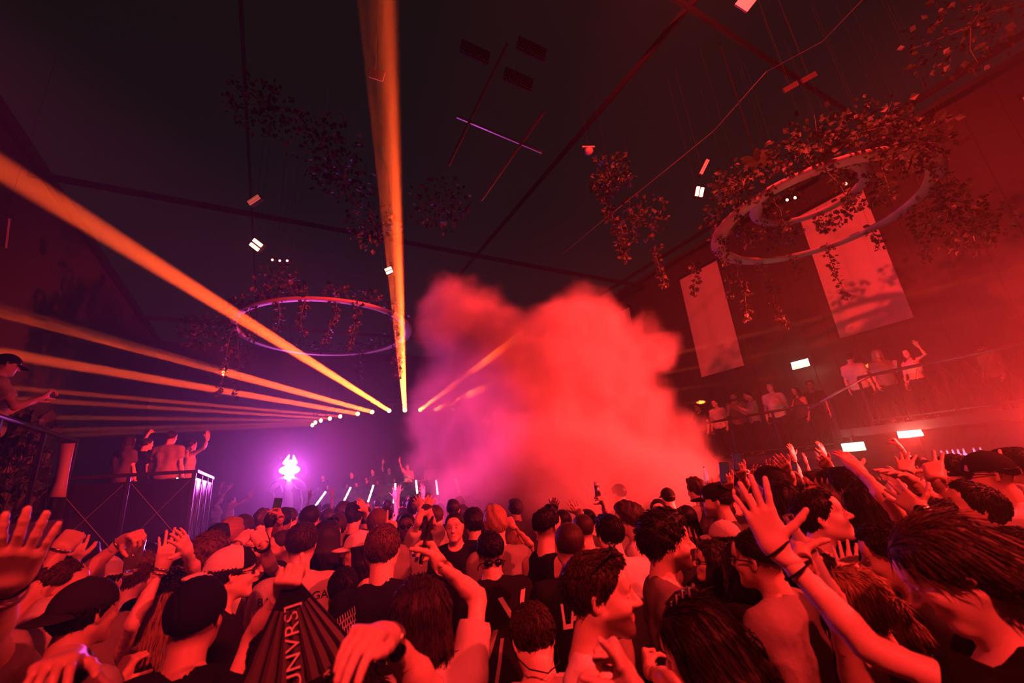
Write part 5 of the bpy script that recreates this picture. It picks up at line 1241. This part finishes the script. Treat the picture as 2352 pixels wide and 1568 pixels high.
# ------------------------------------------------------------------ things held or worn
def hand_pt(r, side, x=0., y=.085, z=-.035):
    a = r['arm'][side]; sx = -1 if a['sg'] > 0 else 1
    return a['W']+a['M']@(np.array([x*sx, y, z])*a['hs'])
mat('phone_case', (.02, .02, .022), .3); mat('phone_screen', (.02, .02, .03), .1, emit=(.9, .25, .45), es=.03); mat('plain_glass', (.9, .85, .8), .05); M_['plain_glass'].node_tree.nodes['Principled BSDF'].inputs['Transmission Weight'].default_value = .9
mat('beer', (.8, .35, .10), .1); mat('red_light_dot', (1, .3, .3), .3, emit=(1, .8, .9), es=3)
def phone(P, up, face, label, L=.15, w=.074, lit=True):
    up = unit(up); face = unit(face-up*(face@up)); sd = np.cross(up, face); e = empty('phone', P); tag(e, label, 'phone', 'phones held up in the crowd')
    part(MB().obox(P, sd*w/2, up*L/2, face*.0042), 'case', M_['phone_case'], e)
    part(MB().obox(P+face*.005, sd*(w/2-.004), up*(L/2-.005), face*.0008), 'screen', M_['phone_screen' if lit else 'gloss_black'], e)
    for q in (0, 1): part(MB().lathe(P-face*.0042+up*(L*.38-q*.022)+sd*w*.22, [(.008, 0), (.007, -.002)], 10, face), 'camera_lens', M_['gloss_black'], e)
toC = lambda P: C_np-P
up_ = unit(at_np(990, 1185, 1)-at_np(978, 1240, 1)); P = hand_pt(BOB, 'R', y=.10, z=-.03)+up_*.05; phone(P, up_, np.cross(up_, P-C_np)+.25*np.array([0, 1., 0]), 'black phone held edge-on above the brown bob', lit=False)
for r, sd, lab in ((PHONES[0][0], 'L', 'small phone filming overhead near the smoke'), (PHONES[1][0], 'L', 'phone with a lit violet screen beside the smoke'), (PH2, 'R', 'phone with a bright screen below the low gallery'), (PH3, 'R', 'slim phone raised toward the violet sculpture')):
    P = hand_pt(r, sd, y=.11, z=-.02); phone(P+np.array([0, 0, .05]), np.array([.15, 0, 1]), -F_np, lab)
# beer glass
P = hand_pt(CUP, 'L', y=.085, z=-.03); e = empty('beer_glass', P); tag(e, 'tall clear beer glass held by the rim above the grey cap', 'glass')
up = unit(np.array([.05, 0, 1])); b0 = P-up*.155
part(MB().lathe(b0, [(.030, 0), (.034, .01), (.034, .012), (.040, .15), (.038, .15), (.032, .014), (.0, .012)], 20, up), 'tumbler', M_['plain_glass'], e, True)
part(MB().lathe(b0, [(.031, .014), (.0335, .05)], 20, up), 'beer', M_['beer'], e, True)
# bottle held by the ponytailed person, bottle in the smoke, can before the smoke
def bottle(P, up, label, m, sc_=1.):
    e = empty('bottle', P); tag(e, label, 'bottle'); part(MB().lathe(P, [(r_*sc_, (h_-.12)*sc_) for r_, h_ in [(.028, 0), (.030, .01), (.030, .13), (.014, .18), (.013, .22)]], 14, up), 'body', m, e, True)
    part(MB().lathe(P, [(.0145*sc_, .10*sc_), (.0145*sc_, .113*sc_)], 12, up), 'cap', M_['metal'], e)
bottle(hand_pt(PONY, 'L', y=.075, z=-.03), np.array([-.25, 0, 1]), 'slim pale bottle gripped by the ponytailed person', M_['stair'])
mat('pink_bottle_glow', (.9, .6, .8), .15, emit=(1, .5, .8), es=.12)  # glint on the bottle put in as faint emission
bottle(hand_pt(BOTTLER, 'L', y=.085, z=-.03)+np.array([0, 0, .08]), np.array([0, 0, 1]), 'small pale bottle with a painted glint against the smoke', M_['pink_bottle_glow'], .75)
P = hand_pt(CAN, 'R', y=.085, z=-.03)+np.array([0, 0, .07]); e = empty('drinks_can', P); tag(e, 'tall drinks can held up against the red smoke', 'can')
part(MB().lathe(P, [(.024, -.085), (.029, -.075), (.029, .075), (.024, .085)], 18, (0.02, 0, 1)), 'body', M_['canvas'], e, True); part(MB().lathe(P, [(.0295, -.055), (.0295, .05)], 18, (0.02, 0, 1)), 'label_wrap', M_['steel'], e, True)
part(MB().lathe(P, [(.024, .085), (.0235, .088)], 18, (0.02, 0, 1)), 'lid', M_['black_metal'], e)
# big folding fan
fp = hand_pt(FANNER, 'L', y=.06, z=-.02); piv = hand_pt(FANNER, 'L', y=.072, z=-.022); fx = unit(at_np(800, 1400, 1.4)-at_np(680, 1335, 1.4)); e = empty('folding_fan', piv); tag(e, 'large black folding fan lettered in white, held open downward', 'fan')
mat('fan_cloth', (.075, .06, .06), .6); mat('white_print', (.75, .7, .7), .8); RF = .30
dirs = [unit(at_np(680+200*math.cos(a), 1330+200*math.sin(a), 1.25)-at_np(680, 1330, 1.34)) for a in np.linspace(math.radians(48), math.radians(114), 17)]
nf = unit(np.cross(dirs[0], dirs[16])); nf = nf if nf@F_np < 0 else -nf      # the face of the fan, toward the lens side
for i in range(16):
    o0 = nf*(.006 if i % 2 else -.006); o1 = nf*(-.006 if i % 2 else .006); a, b = dirs[i], dirs[i+1]
    part(MB().add([piv+a*.10+o0, piv+b*.10+o1, piv+b*RF+o1, piv+a*RF+o0, piv+a*.10+o0+nf*.0015, piv+b*.10+o1+nf*.0015, piv+b*RF+o1+nf*.0015, piv+a*RF+o0+nf*.0015],
         [(0, 1, 2, 3), (7, 6, 5, 4), (0, 4, 5, 1), (1, 5, 6, 2), (2, 6, 7, 3), (3, 7, 4, 0)]), 'fold', M_['fan_cloth'], e)
for i in range(0, 17):
    w = .007 if i in (0, 16) else .004; sdv = np.cross(dirs[i], nf)
    part(MB().obox(piv+dirs[i]*RF/2*.98-nf*.004, dirs[i]*RF/2, sdv*w, nf*.002), 'rib', M_['black_metal'], e)
part(MB().lathe(piv, [(.008, -.012), (.008, .012)], 10, nf), 'rivet', M_['metal'], e)
cu = bpy.data.curves.new('lettering', 'FONT'); cu.body = '[UNVRS]'; cu.size = .062; cu.align_x = 'CENTER'; cu.align_y = 'CENTER'; cu.space_character = 1.05
tmp = bpy.data.objects.new('lettering', cu); me = bpy.data.meshes.new_from_object(tmp); bpy.data.objects.remove(tmp)
ly = unit(at_np(726, 1460, 1.36)-at_np(698, 1462, 1.36)); mid = piv+dirs[9]*.205+nf*.013
dv = unit(dirs[9]-nf*(dirs[9]@nf)); yv = unit(np.cross(nf, -dv))
for v in me.vertices: v.co = Vector(mid-dv*v.co.x*1.+yv*(-v.co.y)*-1.-ORG[e.name])
me.materials.append(M_['white_print']); lo_ = link(bpy.data.objects.new('lettering', me), e)
# details on named people: beret stones, claw clip, jersey stripes, cap patch, spectacle cord
rg = np.random.default_rng(3); d = rg.normal(size=(260, 3)); d[:, 2] = abs(d[:, 2]); d /= np.linalg.norm(d, axis=1)[:, None]; d = d[d[:, 2] > .12]
mb = MB()
for q in d: mb.lathe(np.array([0, -.014, .036])+q*np.array([.0915, .1185, .1065]), [(.003, 0), (.001, .003)], 5, q)
hb = BERET['hat']; g_ = mb.build('rhinestones', M_['metal'], None, (0, 0, 0)); g_.parent = hb; g_['kind'] = 'stuff'
mb = MB()
for sx in (-1, 1):
    for k in range(5): mb.tube([(sx*.004, -.06+k*.022, .135-.002*k*k), (sx*.022, -.058+k*.022, .142-.002*k*k), (sx*.034, -.055+k*.022, .122-.002*k*k)], .0045, 6)
mb.tube([(0, -.065, .136), (0, -.01, .138), (0, .035, .118)], .005, 6); g_ = mb.build('hair_clip', M_['metal'], None, (0, 0, 0)); h_ = CLIP['hair']; g_.parent = h_
s_ = JERSEY['s']
for i in range(3): print_on(JERSEY, '/'*9, .05, -.155+.0*i, (1.38-.028*i)*s_, cloth(W_), roll=.5)
for q in (-.06, .10): print_on(JERSEY, '7', .26, q, 1.10*s_, cloth(MG))
F_ = Field((-.13, -.16, -.02), (.13, .24, .16), .006); F_.el((0, -.012, .030), (.0895, .1155, .1015), k=.01); F_.plane((0, 0, .022), (0, 0, -1), k=.004); F_.plane((0, .03, 0), (0, -1, 0), k=.004)
TRUCKER['hchild']('front_panel', *F_.mesh(), cloth(BK))
print_on(TRUCKER, '[ ## ]', .022, 0, .065, M_['black_metal'], part='hat')
for a_ in (CORD,):
    pts = [(.080, .02, 0), (.083, -.03, -.05), (.06, -.10, -.10), (0, -.125, -.125), (-.06, -.10, -.10), (-.083, -.03, -.05), (-.080, .02, 0)]
    a_['hchild']('spectacle_cord', *tube(pts, .0028, 5), M_['rubber'])

# ------------------------------------------------------------------ wash lamps behind and beside the camera (housings of the red wash and added smoke lamps)
for P, T, e_, a_ in WASH:
    P = np.array(P); d = unit(np.array(T)-P); e = empty('wash_lamp', P-d*.05); tag(e, 'round black wash lamp hung out of view over the dance floor', 'stage light', 'red wash lamps')
    part(MB().lathe(P, [(.17, -.14), (.17, -.16), (.15, -.32), (.06, -.38)], 18, d), 'housing', M_['black_metal'], e, True); part(MB().lathe(P, [(.15, -.14), (.145, -.139)], 18, d), 'lens', M_['strobe_dim'], e)
    part(MB().bar(P-d*.3, np.array([*(P-d*.3)[:2], ZC-.6 if P[2] > 3 else 2.28]), .015, 6), 'hanger', M_['black_metal'], e)

# ------------------------------------------------------------------ smoke cloud and thin haze
SM = [(1250, 910, 9.6, 215), (1075, 770, 9.6, 105), (1050, 700, 9.6, 60), (1330, 800, 9.6, 125), (1545, 1075, 9.0, 95), (1050, 1040, 10., 95), (1290, 1090, 9.4, 215), (1130, 930, 9.7, 150), (1450, 1000, 9.2, 110), (1010, 960, 10.3, 60), (1480, 790, 10.2, 55), (1040, 840, 9.8, 60), (1120, 1140, 9.0, 120), (1430, 1130, 8.4, 150), (1250, 1130, 7.0, 160), (1420, 1140, 6.6, 150), (1110, 1150, 7.4, 110), (1550, 1120, 7.2, 90), (1330, 1150, 5.8, 120)]
pts = [at_np(x, y, t) for x, y, t, _ in SM]; rad = [q*t/FPX for _, _, t, q in SM]
lo = np.min([p-r for p, r in zip(pts, rad)], 0)-.5; hi = np.max([p+r for p, r in zip(pts, rad)], 0)+.5; lo[2] = max(lo[2], .35)
g = bpy.data.node_groups.new('smoke_field', 'GeometryNodeTree'); g.interface.new_socket('Geometry', in_out='OUTPUT', socket_type='NodeSocketGeometry')
nn = g.nodes; L = g.links.new; out = nn.new('NodeGroupOutput'); vc = nn.new('GeometryNodeVolumeCube')
vc.inputs['Min'].default_value = lo; vc.inputs['Max'].default_value = hi
for k, s_ in enumerate('XYZ'): vc.inputs['Resolution '+s_].default_value = int((hi[k]-lo[k])/.065)
pos = nn.new('GeometryNodeInputPosition')
def vmath(op, *a):
    n_ = nn.new('ShaderNodeVectorMath'); n_.operation = op
    for i, q in enumerate(a):
        if hasattr(q, 'links'): L(q, n_.inputs[i])
        else: n_.inputs[i].default_value = q
    return n_
def smath(op, *a):
    n_ = nn.new('ShaderNodeMath'); n_.operation = op
    for i, q in enumerate(a):
        if hasattr(q, 'links'): L(q, n_.inputs[i])
        else: n_.inputs[i].default_value = q
    return n_.outputs[0]
nz = nn.new('ShaderNodeTexNoise'); nz.inputs['Scale'].default_value = .75; nz.inputs['Detail'].default_value = 6; nz.inputs['Roughness'].default_value = .62; L(pos.outputs[0], nz.inputs['Vector'])
wp = vmath('MULTIPLY_ADD', vmath('SUBTRACT', nz.outputs['Color'], (.5, .5, .5)).outputs[0], (1.9, 1.9, 1.9), pos.outputs[0]).outputs[0]
prev = None
for p, r in zip(pts, rad):
    q = smath('SUBTRACT', float(r), vmath('DISTANCE', wp, tuple(p)).outputs['Value']); prev = q if prev is None else smath('SMOOTH_MAX', prev, q, .35)
mr = nn.new('ShaderNodeMapRange'); mr.interpolation_type = 'SMOOTHSTEP'; L(prev, mr.inputs['Value']); mr.inputs['From Min'].default_value = -.22; mr.inputs['From Max'].default_value = .75
L(mr.outputs[0], vc.inputs['Density'])
sm = nn.new('GeometryNodeSetMaterial'); L(vc.outputs[0], sm.inputs[0]); L(sm.outputs[0], out.inputs[0])
vm = bpy.data.materials.new('smoke'); vm.use_nodes = True; nt = vm.node_tree; nt.nodes.clear()
pv = nt.nodes.new('ShaderNodeVolumePrincipled'); pv.inputs['Color'].default_value = (.95, .95, .95, 1); pv.inputs['Density'].default_value = 3.2; pv.inputs['Anisotropy'].default_value = 0
nt.links.new(pv.outputs[0], nt.nodes.new('ShaderNodeOutputMaterial').inputs['Volume']); sm.inputs['Material'].default_value = vm
so = link(bpy.data.objects.new('smoke', bpy.data.meshes.new('smoke'))); md = so.modifiers.new('smoke_field', 'NODES'); md.node_group = g
tag(so, 'billowing red and pink smoke cloud rolling over the crowd beside the booth', 'smoke', kind='stuff')
hm = bpy.data.materials.new('haze'); hm.use_nodes = True; nt = hm.node_tree; nt.nodes.clear()
vsn = nt.nodes.new('ShaderNodeVolumeScatter'); vsn.inputs['Density'].default_value = .0095; vsn.inputs['Anisotropy'].default_value = .72
nt.links.new(vsn.outputs[0], nt.nodes.new('ShaderNodeOutputMaterial').inputs['Volume']); hm.cycles.homogeneous_volume = True; hm.cycles.volume_sampling = 'EQUIANGULAR'
hz = MB().box(U0+.01, U1-.01, N0+.01, N1-.02, .004, ZC+.1).build('haze', hm); tag(hz, 'thin stage haze filling the whole hall', 'haze', kind='stuff')
P = np.array(MAG); d = unit(np.array(_px(1050, 1040, 9.6))-P); e = empty('added_magenta_lamp', P-d*.05); tag(e, 'added magenta lamp out of view, aimed at the smoke', 'stage light')  # housing of the added magenta light, out of view
part(MB().lathe(P, [(.12, -.10), (.12, -.12), (.10, -.26), (.05, -.30)], 16, d), 'housing', M_['black_metal'], e, True); part(MB().bar(P-d*.2, np.array([*(P-d*.2)[:2], ZC-.4]), .012, 6), 'hanger', M_['black_metal'], e)
